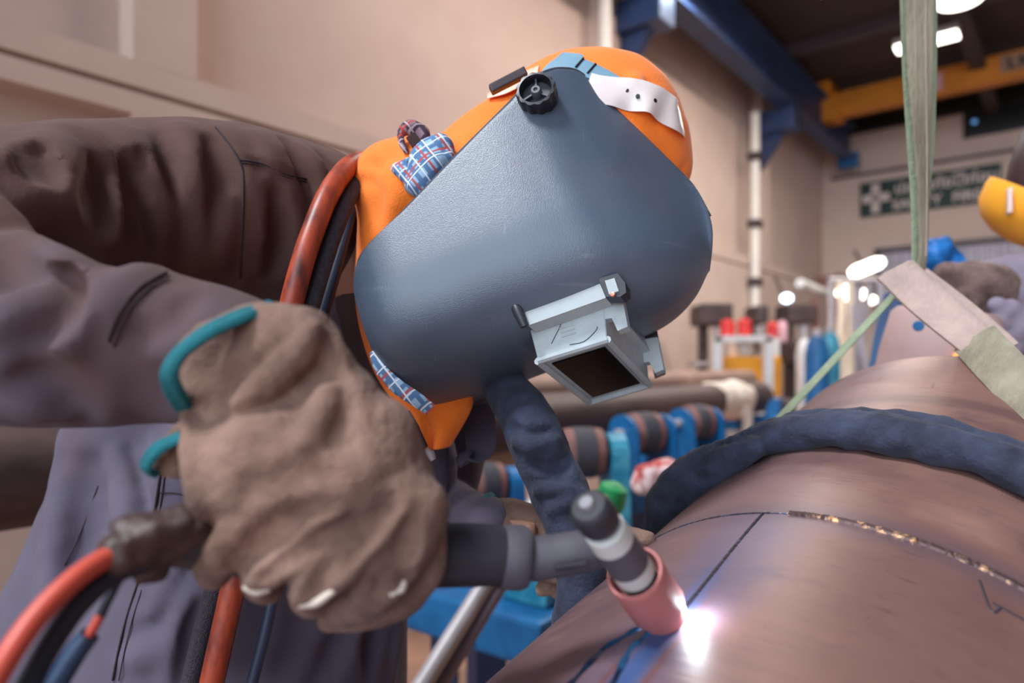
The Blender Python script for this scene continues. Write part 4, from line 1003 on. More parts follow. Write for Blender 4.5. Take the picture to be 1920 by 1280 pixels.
# gathered folds of the near sleeve and shoulder
PEND = []
R_, S_ = False, True
def fold(pts, r, k=.006, sub=False, o=None):
    off = (r * .35 if sub else -r * .35) if o is None else o
    L_ = sum(math.hypot(pts[i + 1][0] - pts[i][0], pts[i + 1][1] - pts[i][1]) for i in range(len(pts) - 1))
    sp, _ = spline(np.array(pts, float), max(2, int(L_ / 14 / (len(pts) - 1)) + 1))
    q = []
    for a, b in sp:
        p = g.hit(a, b, off)
        if q and np.linalg.norm(p - q[-1]) > .055: break
        q.append(p)
    n = len(q)
    if n < 3: return
    q = np.array(q); q[1:-1] = .25 * q[:-2] + .5 * q[1:-1] + .25 * q[2:]
    PEND.append((q, [r * (.5 + .5 * math.sin(math.pi * (i + .5) / n)) for i in range(n)], k, sub, 0))
for pts, r, k, s_ in (
    # ridges and valleys gathered at the shoulder
    ([(0, 300), (22, 300), (40, 325)], .016, .010, R_), ([(62, 262), (66, 300), (80, 335)], .015, .010, R_), ([(105, 250), (120, 300), (125, 350)], .018, .014, R_),
    ([(40, 285), (50, 308), (62, 335)], .011, .006, S_), ([(72, 288), (84, 318), (98, 345)], .011, .006, S_),
    ([(120, 240), (165, 262), (205, 300), (226, 340)], .016, .012, R_), ([(150, 240), (200, 268), (228, 302), (244, 330)], .009, .006, S_),
    ([(208, 235), (248, 278), (262, 330), (264, 400), (262, 480)], .020, .010, R_),
    ([(232, 300), (244, 335), (240, 400), (232, 480)], .014, .006, S_),
    ([(268, 300), (280, 350), (284, 420), (278, 490)], .016, .006, S_),
    ([(262, 255), (292, 310), (308, 380), (306, 470)], .020, .010, R_),
    ([(205, 330), (208, 400), (206, 470)], .014, .012, R_), ([(185, 320), (180, 380), (190, 450)], .014, .012, S_),
    ([(312, 255), (330, 310), (340, 370)], .012, .012, S_), ([(340, 240), (372, 300), (380, 400), (368, 500)], .020, .016, R_),
    ([(395, 270), (412, 350), (410, 450)], .012, .014, S_), ([(428, 380), (424, 440), (416, 490)], .013, .014, R_),
    
    ([(408, 236), (440, 272), (462, 312), (466, 345), (461, 440), (458, 540)], .006, .008, R_),
    ([(450, 294), (491, 300), (540, 320), (577, 328)], .006, .008, R_),
    ([(475, 250), (505, 280), (520, 312)], .010, .010, R_), ([(500, 252), (530, 285), (545, 318)], .010, .010, R_),
    ([(532, 262), (560, 300), (580, 340), (588, 380)], .014, .006, S_), ([(565, 275), (595, 310), (612, 345)], .013, .008, R_), ([(590, 285), (615, 310), (628, 330)], .007, .005, S_),
    ([(490, 350), (500, 420), (495, 500)], .013, .016, R_), ([(540, 360), (548, 430), (530, 510)], .013, .016, R_), ([(515, 370), (522, 440), (512, 510)], .011, .014, S_),
    # inside of the elbow
    ([(0, 332), (48, 382), (121, 424), (184, 472), (220, 490)], .017, .008, S_),
    ([(0, 380), (48, 445), (100, 500), (150, 565), (184, 612)], .012, .008, R_),
    ([(120, 440), (160, 500), (190, 560), (196, 600)], .030, .012, S_), ([(40, 455), (90, 512), (140, 570), (178, 615)], .026, .008, R_),
    ([(128, 530), (158, 575), (184, 622), (190, 640)], .014, .004, S_), ([(200, 600), (225, 545), (270, 512), (320, 505)], .016, .010, R_), ([(30, 560), (80, 610), (120, 650)], .020, .014, S_), ([(0, 660), (45, 640), (85, 640)], .016, .012, S_), ([(60, 790), (100, 760), (130, 745)], .016, .010, S_), ([(260, 790), (285, 745), (290, 700)], .014, .014, S_), ([(215, 680), (250, 640), (300, 610)], .008, .01, S_),
    ([(196, 620), (205, 580), (250, 528), (312, 500)], .0052, .004, S_), ([(182, 640), (192, 590), (240, 530), (300, 500)], .010, .008, R_),
    ([(165, 700), (172, 650), (182, 620)], .011, .006, S_), ([(150, 800), (158, 740), (168, 700)], .008, .005, S_),
    ([(172, 790), (178, 720), (192, 660)], .0045, .004, S_),
    ([(0, 470), (40, 540), (60, 600)], .016, .014, S_), ([(20, 690), (60, 660), (100, 650), (130, 640)], .018, .016, R_), ([(30, 640), (70, 620), (120, 600)], .013, .010, S_),
    ([(40, 735), (85, 712), (140, 715)], .016, .010, S_), ([(0, 600), (30, 590), (70, 560)], .016, .014, R_), ([(0, 760), (50, 765), (110, 780)], .014, .012, R_),
    ([(225, 760), (235, 720), (228, 690)], .012, .014, S_), ([(330, 600), (345, 570), (360, 555)], .006, .008, S_),
    # skirt, trousers front and chest
    ([(110, 930), (115, 1000), (110, 1100), (80, 1270)], .026, .03, R_), ([(170, 880), (165, 1000), (140, 1130)], .016, .03, S_),
    ([(238, 850), (248, 900), (258, 960), (262, 1010)], .022, .008, S_), ([(218, 850), (228, 920), (236, 990), (232, 1050)], .018, .012, R_),
    ([(290, 820), (296, 900), (292, 960)], .010, .006, R_), 
    ([(300, 1130), (330, 1080), (352, 1020)], .016, .010, S_), ([(285, 1150), (310, 1110), (335, 1060)], .014, .010, R_), ([(262, 1190), (300, 1190), (335, 1150)], .013, .012, S_),
    ([(320, 1270), (345, 1180), (368, 1110)], .018, .016, R_), ([(345, 1270), (365, 1190), (380, 1130)], .012, .008, S_), ([(240, 1240), (275, 1225), (310, 1215)], .016, .014, R_),
    ([(690, 1275), (702, 1200), (720, 1150)], .022, .008, S_), ([(735, 1275), (742, 1200), (750, 1140)], .014, .008, R_), ([(600, 1270), (640, 1200), (660, 1160)], .016, .02, S_),
    ([(620, 600), (640, 680), (690, 740)], .010, .010, R_),
):
    fold(pts, r, k, s_)
for q, rr_, k, s_, sm_ in PEND: g.chain(q, rr_, k, sm_, s_)
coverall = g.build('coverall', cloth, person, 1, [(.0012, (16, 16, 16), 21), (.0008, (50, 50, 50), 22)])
seam_m = mat('dark_seam', S(54, 42, 46), .95, var=.2)
def seam(pts, r=.0009):
    L_ = sum(math.hypot(pts[i + 1][0] - pts[i][0], pts[i + 1][1] - pts[i][1]) for i in range(len(pts) - 1))
    sp, _ = spline(np.array(pts, float), max(2, int(L_ / 12 / (len(pts) - 1)) + 1)); run = []
    for a, b in sp:
        p = g.hit(a, b, .0010)
        if run and np.linalg.norm(p - run[-1]) > .045: break
        run.append(p)
    run = np.array(run)
    if len(run) > 3:
        run[1:-1] = .25 * run[:-2] + .5 * run[1:-1] + .25 * run[2:]
        MB().tube(run, r, n=6).build('seam', seam_m, coverall, smooth=True)
seam([(404, 240), (434, 276), (453, 312), (457, 345), (453, 440), (450, 520)], .0010)
seam([(448, 301), (489, 307), (537, 328), (574, 336)], .0012); seam([(449, 306), (489, 312), (536, 333), (573, 341)], .0007)
seam([(212, 1275), (232, 1180), (255, 1105), (272, 1060)], .0011); seam([(224, 1275), (244, 1180), (267, 1105)], .0006); seam([(303, 870), (296, 920), (290, 965)], .0012)
seam([(312, 870), (305, 920), (299, 965)], .0006); seam([(300, 925), (325, 925), (350, 930)], .0008); seam([(120, 1060), (150, 1000), (185, 910)], .0006); seam([(838, 842), (838, 880), (835, 940)], .0014)
seam([(205, 640), (222, 590), (262, 540), (312, 512)], .0009); seam([(214, 650), (232, 598), (272, 548), (318, 522)], .0006)
# trousers and boots below the picture
gl = Solid(V(-.72, .5, .02), V(.25, 1.3, H - .50), .014)
for q in (hipL, hipR):
    gl.chain([q, V(q[0] + .02, q[1] + .03, .55), V(q[0] - .03, q[1] + .02, .12)], [.15, .10, .08], .02)
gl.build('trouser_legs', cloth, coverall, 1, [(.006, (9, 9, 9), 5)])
boot = mat('black_boot', S(36, 32, 32), .5, var=.2)
for q in (hipL, hipR):
    gb = Solid(V(q[0] - .16, q[1] - .16, .0), V(q[0] + .22, q[1] + .2, .18), .01)
    gb.chain([V(q[0] - .03, q[1] + .02, .13), V(q[0] - .03, q[1] + .01, .055), V(q[0] + .10, q[1] - .06, .045)], [.055, .05, .042], .02); gb.cut(V(0, 0, .006), -Z)
    gb.build('boot', boot, person, 1)
# collar flap and cuff details
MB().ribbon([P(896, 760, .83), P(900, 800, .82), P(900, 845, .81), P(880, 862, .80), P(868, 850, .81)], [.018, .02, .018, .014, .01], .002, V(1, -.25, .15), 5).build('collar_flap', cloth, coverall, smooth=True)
dkb = mat('dark_brown_lining', S(58, 38, 38), .9, var=.2, scale=20)
MB().ribbon([P(668, 360, .80), P(660, 470, .78), P(652, 590, .775), P(672, 680, .765), P(720, 765, .75), P(790, 845, .735)], [.012, .016, .018, .018, .016, .008], .002, V(1, -.1, .25), 6).build('collar_lining', dkb, coverall, smooth=True)  # dark strip standing in for the shade on the collar

# orange hood
orange = mat('orange_hood_cloth', S(255, 124, 24), .8, var=.06, scale=6, bump=.25, bscale=500, col2=S(255, 130, 30), sheen=.2)
h = Solid(V(-.22, .6, H - .16), V(.30, .92, H + .37), .0046)
h.ell(P(1102, 285, .775), (.112, .082, .113), None, .01)
a, r = pc((1170, 215, .765, 92), (1216, 268, .762, 70), (1232, 314, .76, 63)); h.chain(a, r, .02)
a, r = pc((1060, 270, .785, 130), (960, 310, .78, 105), (880, 345, .757, 98), (800, 372, .762, 96), (748, 350, .765, 82)); h.chain(a, r, .012, sm=3)
a, r = pc((832, 285, .755, 42), (860, 275, .76, 40), (930, 232, .765, 46), (1000, 190, .77, 52)); h.chain(a, r, .012, sm=3)
a, r = pc((745, 350, .77, 80), (742, 430, .765, 72), (735, 540, .755, 66)); h.chain(a, r, .012)
a, r = pc((735, 540, .755, 64), (750, 640, .75, 52), (790, 700, .745, 50)); h.chain(a, r, .012, sm=3)
for pts, rr_, k, sub, off in (([(1215, 160), (1222, 190), (1230, 215)], .006, .008, True, .003), ([(1192, 150), (1200, 175), (1208, 200)], .008, .010, False, .0),
                        ([(1240, 185), (1245, 205), (1250, 225)], .006, .008, False, .0),
                        ([(690, 305), (720, 318), (760, 345)], .006, .008, True, .003), ([(672, 340), (690, 338), (700, 345)], .006, .006, True, .002),
                        ([(820, 240), (840, 262), (850, 300)], .010, .010, True, .004), ([(760, 262), (772, 290), (770, 320)], .008, .010, False, .0),
                        ([(1290, 305), (1275, 325), (1268, 345)], .004, .005, True, .002), 
                        ([(740, 330), (745, 370), (735, 430)], .010, .014, False, -.002)):
    h.chain([h.hit(a, b, off) for a, b in pts], rr_, k, 3, sub)
hood = h.build('hood', orange, person, 2, [(.0022, (30, 30, 30), 31)])
# bib of the hood, hanging below the chin
Lb = [(664, 545, .782), (676, 620, .775), (700, 695, .765), (738, 765, .755), (778, 818, .745), (800, 846, .742)]
Rb = [(770, 545, .73), (800, 640, .728), (835, 690, .728), (868, 722, .732), (886, 756, .742), (842, 836, .742)]
vs = []; nb = 14
Lp, _ = spline([P(*q) for q in Lb], 6); Rp, _ = spline([P(*q) for q in Rb], 6)
for i in range(len(Lp)):
    for j in range(nb):
        t = j / (nb - 1); p = Lp[i] * (1 - t) + Rp[i] * t; fade = 1 - (i / (len(Lp) - 1)) ** 3
        p = p + V(0, -1, 0) * (.020 * math.sin(math.pi * t) * (.4 + .6 * fade) - .010 * math.exp(-((t - .30) / .07) ** 2) * min(1, i / 14)); vs.append(p)
fs = [(i * nb + j, i * nb + j + 1, (i + 1) * nb + j + 1, (i + 1) * nb + j) for i in range(len(Lp) - 1) for j in range(nb - 1)]
o = obj('hood_bib', vs, fs, orange, hood); md = o.modifiers.new('thickness', 'SOLIDIFY'); md.thickness = .003; md = o.modifiers.new('smooth', 'SUBSURF'); md.levels = md.render_levels = 1
MB().tube([P(766, 770, .722), P(778, 800, .722), P(797, 838, .728)], [.001, .0042, .0035], n=10, sm=4).build('bib_slit', dkb, o, smooth=True)
# headband, strap and clip of the helmet's headgear
def band(name, path, wid, th, m, parent, off=.004, smk=6, extra=()):
    pts = [h.hit(a, b, off) for a, b in path] + [np.array(e) for e in extra]; pts = np.array(pts)
    nr = np.array([h.grad(p) for p in pts]); tg = np.gradient(pts, axis=0); side = np.cross(tg, nr); side /= np.linalg.norm(side, axis=1)[:, None]
    return MB().ribbon(pts, wid, th, side, smk).build(name, m, parent, smooth=True)
wb_m = mat('pale_headband', S(228, 216, 212), .35, var=.06, scale=10, trans=.0, spec=.6)
hb = band('headband', [(1100, 168), (1120, 173), (1150, 177), (1185, 181), (1215, 188), (1243, 203), (1266, 226)], .0165, .0012, wb_m, he, .005,
          extra=(P(1281, 246, .772), P(1286, 262, .80), P(1274, 276, .84)))
for px_, py_ in ((1173, 176), (1197, 184), (1219, 193)):
    p = h.hit(px_, py_, .0065); nq = h.grad(p); MB().lathe([(-.001, .0001), (-.001, .0022), (.0006, .0022), (.0007, .0001)], p, nq, 12).build('adjusting_hole', M['black'], hb, smooth=True)
st_m = mat('blue_grey_strap', S(112, 148, 168), .6, var=.08, scale=20)
st = band('crown_strap', [(1038, 175), (1052, 140), (1075, 108)], [.019, .02, .012], .0012, st_m, he, .004)
st2 = band('crown_strap', [(1045, 118), (1090, 132), (1130, 148), (1172, 160)], [.012, .011, .009, .002], .0012, st_m, he, .0045)
for (x0, y0), (x1, y1) in (((1094, 119), (1080, 135)), ((1116, 129), (1101, 146))):
    MB().tube([h.hit(x0, y0, .0062), h.hit(x1, y1, .0062)], .0012, n=8).build('strap_slot', M['black'], st2, smooth=True)
pk = band('rear_band', [(918, 186), (950, 170), (982, 154), (1012, 142)], [.006, .011, .012, .012], .0012, mat('pinkish_band', S(250, 186, 160), .4, var=.04), he, .004)
MB().box((P(922, 168, .70) + P(984, 136, .70)) / 2, (.0205, .006, .0045), (unit(P(984, 136, .70) - P(922, 168, .70)), V(0, 1, 0), unit(np.cross(unit(P(984, 136, .70) - P(922, 168, .70)), V(0, 1, 0)))), .0015).build('band_clip', mat('dark_brown_clip', S(62, 44, 50), .4, var=.2), he)

# plaid neck cloth tied around the hood
def plaid(name, warm):
    m = bpy.data.materials.new(name); m.use_nodes = True; nt = m.node_tree; N = nt.nodes.new; L = nt.links.new; b = nt.nodes['Principled BSDF']
    b.inputs['Roughness'].default_value = .9
    tc = N('ShaderNodeTexCoord'); base = None
    def bands(axis, sc_, lo, hi, rot):
        mp = N('ShaderNodeMapping'); mp.inputs['Rotation'].default_value = rot; L(tc.outputs['Object'], mp.inputs[0])
        w = N('ShaderNodeTexWave'); w.bands_direction = axis; w.inputs['Scale'].default_value = sc_; w.inputs['Distortion'].default_value = .6; w.inputs['Detail'].default_value = 1; L(mp.outputs[0], w.inputs['Vector'])
        r = N('ShaderNodeMapRange'); r.inputs['From Min'].default_value = lo; r.inputs['From Max'].default_value = hi; L(w.outputs['Fac'], r.inputs['Value']); return r.outputs[0]
    def mix(f, a, c):
        x = N('ShaderNodeMix'); x.data_type = 'RGBA'; L(f, x.inputs[0])
        if isinstance(a, tuple): x.inputs[6].default_value = (*a, 1)
        else: L(a, x.inputs[6])
        x.inputs[7].default_value = (*c, 1); return x.outputs[2]
    R = (.5, .6, .3)
    A, B_, C_, D_ = (S(150, 120, 130), S(70, 50, 66), S(176, 70, 60), S(190, 170, 176)) if warm else (S(150, 182, 208), S(84, 118, 158), S(176, 84, 88), S(214, 222, 232))
    c = mix(bands('X', 26, .55, .75, R), A, B_); c = mix(bands('Z', 26, .62, .8, R), c, B_)
    c = mix(bands('X', 13, .965, .985, R), c, C_); c = mix(bands('Z', 13, .965, .985, R), c, C_)
    c = mix(bands('X', 17, .975, .99, R), c, D_); c = mix(bands('Z', 19, .97, .99, R), c, D_)
    L(c, b.inputs['Base Color']); return m
pl_b, pl_w = plaid('blue_plaid_cloth', False), plaid('brown_plaid_cloth', True)
nk = Solid(P(795, 300, .74) - .07, P(795, 300, .74) + .09, .0025)
a, r = pc((775, 345, .70, 20), (800, 300, .70, 34), (822, 275, .702, 26), (838, 285, .70, 16)); nk.chain(a, r, .006, sm=3)
a, r = pc((790, 350, .695, 26), (812, 310, .694, 30), (838, 300, .695, 16)); nk.chain(a, r, .004)
nk.chain([P(812, 352, .668), P(806, 310, .667), P(818, 278, .67)], .0016, .004, sub=True); nk.chain([P(795, 318, .67), P(830, 300, .67)], .0012, .004, sub=True)
neck_cloth = nk.build('neck_cloth', pl_b, person, 2, [(.002, (60, 60, 60), 9)])
nk = Solid(P(765, 325, .705) - .05, P(765, 325, .705) + .05, .002)
a, r = pc((742, 318, .71, 12), (760, 325, .70, 15), (772, 345, .695, 10)); nk.chain(a, r, .004)
a, r = pc((745, 312, .706, 7), (768, 302, .70, 7), (785, 296, .70, 6)); nk.chain(a, r, .003)
nk.build('cloth_tail', pl_b, neck_cloth, 1, [(.0016, (90, 90, 90), 4)])
nk = Solid(P(770, 255, .71) - .05, P(770, 255, .71) + .05, .002)
a, r = pc((752, 245, .715, 10), (770, 240, .71, 16), (790, 250, .71, 14), (797, 272, .708, 9)); nk.chain(a, r, .004, sm=3)
a, r = pc((749, 255, .712, 8), (755, 272, .708, 7), (762, 284, .705, 5)); nk.chain(a, r, .003)
nk.build('cloth_knot', pl_w, neck_cloth, 1, [(.0022, (80, 80, 80), 4)])
MB().box(P(781, 270, .696), (.0055, .003, .011), (unit(V(.8, 0, .55)), V(0, 1, 0), unit(V(-.55, 0, .8)) * -1), .001).build('dark_tab', dkb, neck_cloth)
MB().ribbon([P(697, 660, .668), P(712, 690, .665), P(742, 722, .664), (P(780, 748, .664)), P(808, 768, .668)], [.003, .006, .0075, .0075, .0065], .0018, V(.55, -.2, .8), 5).build('chin_cloth', pl_b, neck_cloth, smooth=True)
MB().tube([P(800, 842, .735), P(806, 850, .733), P(812, 862, .733)], [.003, .005, .0035], n=10).build('zip_pull', M['grey_steel'], coverall, smooth=True)

# ------------------------------------------------------------------ gloves
suede = mat('tan_suede', S(110, 80, 68), .95, var=.42, scale=17, bump=.35, bscale=320, col2=S(150, 118, 103), sheen=.06, detail=8)
teal = mat('teal_binding', S(14, 98, 108), .9, var=.15, scale=40, bump=.3, bscale=400)
wh_in = mat('pale_seam', S(214, 200, 184), .9, var=.08)
gv = Solid(P(240, 500, .40) - V(.01, .09, .0) * 1 - V(0, 0, .22), P(860, 540, .40) + V(.02, .09, .02), .0019)
# gauntlet
a, r = pc((430, 690, .405, 100), (500, 690, .40, 112), (570, 730, .396, 96)); gv.chain(a, r, .012)
a, r = pc((480, 640, .385, 62), (560, 632, .378, 54), (600, 660, .375, 42)); gv.chain(a, r, .016)
a, r = pc((575, 640, .385, 52), (590, 700, .385, 45)); gv.chain(a, r, .016)
# back of the hand
a, r = pc((450, 800, .392, 96), (520, 800, .386, 112), (620, 800, .384, 112), (690, 820, .388, 90)); gv.chain(a, r, .016)
a, r = pc((450, 900, .384, 98), (560, 890, .376, 110), (660, 890, .376, 112), (728, 920, .384, 92)); gv.chain(a, r, .016)
# fingers curled round the handle: little, ring, middle, first
F4 = [((560, 930, .372, 72), (480, 985, .366, 52), (408, 1048, .372, 42), (402, 1070, .392, 34)),
      ((660, 935, .366, 68), (570, 1012, .359, 48), (490, 1076, .367, 39), (500, 1100, .392, 34)),
      ((735, 945, .366, 68), (660, 1032, .358, 50), (582, 1106, .367, 41), (612, 1120, .392, 36)),
      ((782, 960, .372, 62), (742, 1052, .364, 52), (690, 1116, .373, 43), (640, 1135, .392, 38))]
for k_, fg in enumerate(F4):
    a, r = pc(*fg); gv.chain(a, r, .0040, sm=3)
a, r = pc((812, 970, .385, 26), (806, 1050, .383, 32), (772, 1112, .386, 34), (700, 1150, .392, 31), (615, 1166, .398, 22)); gv.chain(a, r, .005, sm=3)
# thumb, reaching round behind the handle
a, r = pc((690, 890, .41, 70), (770, 960, .43, 50), (800, 1020, .44, 42), (770, 1075, .44, 36)); gv.chain(a, r, .008, sm=3)
# grooves between fingers, wrinkles and gathered leather at the wrist
def gcut(pts, rad, k=.006, off=0., sub=True):
    q = [gv.hit(a_, b_, off) for a_, b_ in pts]; n_ = len(q)
    return q, [rad * (.4 + .6 * math.sin(math.pi * (i + .5) / n_)) for i in range(n_)], k, sub
todo = [gcut([(440, 1060), (480, 1025), (520, 1000), (560, 972), (610, 950)], .0072, .007, .002), gcut([(490, 1086), (530, 1056), (575, 1030), (625, 1005), (660, 985)], .0060, .003, .0),
        gcut([(590, 1112), (615, 1070), (660, 1020), (700, 985), (735, 940)], .0066, .005, .0), gcut([(700, 1120), (728, 1085), (755, 1040), (770, 990)], .0060, .005, .0),
        gcut([(740, 1112), (758, 1098), (768, 1085)], .0050, .003, .0),
        gcut([(355, 775), (430, 752), (500, 735), (560, 712), (625, 695)], .0085, .009, .003), gcut([(520, 730), (570, 690), (605, 650), (612, 610)], .0090, .010, .003),
        gcut([(370, 690), (410, 640), (470, 615), (520, 605)], .0075, .012, .004), gcut([(420, 720), (480, 690), (530, 660)], .0075, .012, .003),
        gcut([(575, 850), (570, 790), (560, 745)], .0065, .010, .002), gcut([(470, 920), (540, 905), (600, 895)], .005, .010, .002),
        gcut([(640, 820), (625, 770), (610, 730)], .0065, .010, .002), 
        gcut([(440, 750), (500, 715), (555, 665), (595, 610)], .0075, .008, -.002, False), 
        gcut([(570, 830), (600, 770), (612, 735)], .007, .010, -.002, False), gcut([(345, 780), (350, 850), (365, 930), (385, 990)], .005, .006, -.001, False)]
for q, rad, k_, sub in todo: gv.chain(q, [r_ * (1.35 if sub else 1.1) for r_ in rad], k_, 4, sub)
glove = gv.build('glove', suede, person, 1, [(.0016, (60, 60, 60), 41), (.0007, (170, 170, 170), 42)])
glove['label'] = 'near tan glove gripping the torch handle'
cuff = [P(512, 574, .388), P(455, 592, .372), P(390, 622, .362), P(338, 662, .357), P(318, 700, .357), P(328, 735, .365), P(345, 765, .378)]
MB().ribbon(cuff, [.0055, .006, .0062, .0064, .0064, .006, .005], .0026, [unit(V(.85, -.3, -.35)), unit(V(.8, -.45, -.35)), unit(V(.75, -.6, -.3)), unit(V(.8, -.6, 0)), unit(V(.85, -.5, .1)), unit(V(.8, -.4, .3)), unit(V(.7, -.4, .4))], 6).build('cuff_binding', teal, glove, smooth=True)
gq = Solid(P(310, 850, .40) - .035, P(310, 850, .40) + .035, .002)
a, r = pc((345, 815, .395, 26), (322, 845, .397, 30), (305, 868, .40, 22), (340, 872, .40, 24)); gq.chain(a, r, .006)
gq.build('cuff_flap', suede, glove, 2, [(.0012, (60, 60, 60), 4)])
MB().ribbon([P(340, 818, .385), P(300, 838, .383), P(278, 862, .386), P(275, 880, .39), P(292, 888, .395)], [.0045, .005, .005, .0048, .004], .002, V(.8, -.5, -.3), 5).build('cuff_binding', teal, glove, smooth=True)
for fg in (((455, 1102), (480, 1110), (506, 1106)), ((561, 1138), (595, 1130), (627, 1108)), ((730, 1116), (752, 1104), (758, 1088))):
    MB().tube([gv.hit(a_, b_, -.0008) for a_, b_ in fg], [.0014, .0026, .0016], n=10, sm=4).build('seam_edge', wh_in, glove, smooth=True)
# far glove
gw = Solid(P(1020, 1010, .70) - V(.09, .1, .08), P(1020, 1010, .70) + V(.14, .1, .08), .0032)
a, r = pc((918, 985, .735, 46), (960, 985, .73, 50), (1010, 1000, .725, 50), (1060, 1020, .72, 46)); gw.chain(a, r, .01, sm=3)
for fg in (((1060, 1005, .715, 24), (1120, 1010, .70, 22), (1175, 1005, .68, 19), (1215, 1012, .67, 15)), ((1055, 1030, .71, 23), (1090, 1060, .69, 22), (1085, 1095, .68, 18)),
           ((1040, 1045, .715, 22), (1060, 1085, .70, 20), (1045, 1110, .69, 15)), ((1020, 1050, .72, 20), (1030, 1090, .705, 17), (1015, 1105, .70, 13)), ((990, 1030, .72, 20), (1010, 1070, .69, 20), (1050, 1085, .68, 16))):
    a, r = pc(*fg); gw.chain(a, r, .005, sm=3)
for pts in (((950, 960), (985, 975), (1020, 978)), ((960, 1005), (1000, 1000), (1035, 1010))):
    gw.chain([gw.hit(a_, b_, .001) for a_, b_ in pts], .0035, .006, 3, True)
glove2 = gw.build('glove', suede, person, 2, [(.0016, (60, 60, 60), 43)])
glove2['label'] = 'far tan glove behind the torch neck'
MB().lathe([(-.005, .0285), (0, .031), (.005, .0285)], P(912, 976, .735), P(960, 985, .73) - P(912, 976, .735), 28).build('cuff_binding', teal, glove2, smooth=True)

# ------------------------------------------------------------------ leads hanging over the shoulder
def shoulder_hose(name, label, path, rad, mt, cat='hose', smk=8, n=14):
    o = MB().tube([P(*p) for p in path], rad, n=n, sm=smk).build(name, mt, smooth=True, loc=P(*path[-1])); return tag(o, label, cat)
old_red = mat('rust_red_hose', S(96, 44, 36), .42, var=.2, scale=38, col2=S(176, 72, 46), stretch=(1, 1, .4), thr=(.34, .56))
braid = mat('braided_black_hose', S(54, 48, 58), .7, var=.4, scale=300, bump=.6, bscale=700)
thin_c = mat('dull_purple_cord', S(84, 70, 80), .6, var=.15)
shoulder_hose('gas_hose', 'rust-red hose hanging over the welder\'s shoulder and down the coverall front',
              [(735, 330, .87), (690, 304, .80), (655, 312, .745), (618, 360, .70), (588, 430, .675), (562, 510, .66), (535, 620, .655), (500, 780, .65), (465, 960, .64), (435, 1110, .635), (395, 1290, .63)], .0112, old_red)
shoulder_hose('braided_hose', 'black braided hose lying between the red hose and the hood',
              [(720, 335, .86), (690, 318, .79), (668, 345, .745), (640, 400, .71), (608, 490, .685), (578, 590, .672), (530, 760, .665), (440, 1000, .655), (392, 1140, .65), (355, 1290, .65)], .0092, braid)
shoulder_hose('thin_cord', 'thin dark purple cord hanging beside the braided hose', [(690, 330, .80), (668, 370, .765), (650, 430, .745), (628, 510, .725), (602, 600, .71), (570, 740, .69), (540, 960, .67), (505, 1150, .66), (470, 1290, .655)], [.006, .006, .0065, .007, .007, .0065, .006, .0058, .0058], mat('blue_grey_cord', S(48, 58, 80), .45, var=.15), 'cord')
# denim-covered cable standing up behind the torch
dn = Solid(P(1010, 900, .66) - V(.08, .06, .17), P(1010, 900, .66) + V(.09, .13, .15), .0032)
a, r = pc((925, 690, .755, 36), (955, 738, .725, 44), (984, 776, .70, 51), (1000, 812, .68, 55), (1016, 855, .67, 54), (1033, 888, .667, 51), (1050, 924, .665, 57), (1068, 965, .66, 54), (1082, 1020, .655, 50), (1090, 1100, .65, 46), (1075, 1200, .65, 46)); dn.chain(a, r, .006, sm=3)
for pts, rad in ((((955, 800), (990, 812), (1040, 806)), .004), (((1000, 872), (1030, 880), (1052, 862)), .006), (((1060, 868), (1050, 890), (1040, 905)), .006), (((1015, 905), (1060, 900), (1090, 915)), .003), (((1030, 940), (1065, 930), (1098, 940)), .003),
                 (((950, 770), (962, 755), (980, 748)), .004), (((1040, 960), (1075, 955), (1100, 968)), .003)):
    dn.chain([dn.hit(x, y, .001) for x, y in pts], rad * 1.3, .004, 4, True)
for pts in (((970, 830), (1005, 835), (1038, 825)), ((1010, 920), (1050, 915), (1088, 925)), ((1035, 955), (1070, 945), (1100, 955))):
    dn.chain([dn.hit(x, y, -.001) for x, y in pts],   .0075, .004, 4, False)
tag(dn.build('denim_cable_cover', denim, None, 2, [(.002, (50, 50, 50), 8)]), 'dark denim cable cover rising behind the torch to below the helmet', 'cable cover')

# ------------------------------------------------------------------ lifting sling
web = mat('worn_webbing', S(134, 124, 104), .9, var=.22, scale=30, stretch=(1, 1, .25), bump=.5, bscale=260, col2=S(152, 144, 124))
webg = mat('green_edge_webbing', S(140, 150, 124), .9, var=.15, scale=40, bump=.5, bscale=260)
slv = mat('pale_wear_sleeve', S(176, 152, 142), .9, var=.12, scale=30, bump=.4, bscale=200)
sl = thing('lifting_sling', 'worn beige webbing sling hanging from above and choked round the steel pipe', 'lifting sling', P(1715, 500, .93))
vx = [P(1722, -260, .95), P(1722, -40, .945), P(1724, 120, .94), P(1726, 260, .935), P(1725, 380, .93), P(1722, 480, .925), P(1716, 545, .92)]
MB().ribbon(vx, [.0285, .0275, .0255, .0205, .0135, .010, .010], .0016, [V(1, .1, 0)] * 7, 6).build('rear_ply', webg, sl, smooth=True)
vx = [P(1723, -260, .935), P(1724, -40, .93), P(1725, 120, .926), P(1729, 260, .92), P(1731, 380, .915), P(1731, 480, .91), P(1718, 540, .905)]
MB().ribbon(vx, [.021, .0205, .019, .0145, .0105, .0075, .007], .0016, [V(1, .1, 0), V(1, .1, 0), V(1, .12, 0), V(1, .3, 0), V(1, .4, 0), V(1, .4, 0), V(1, .4, 0)], 6).build('front_ply', web, sl, smooth=True)
for off_ in (-.4, .35):
    MB().tube([p + V(off_ * w_, -.002, 0) for p, w_ in zip(vx[:6], (.021, .0205, .019, .0145, .0105, .0075))], .0007, n=6, sm=5).build('stitch_line', slv, sl)
sd = unit(V(.66, -.05, .76))
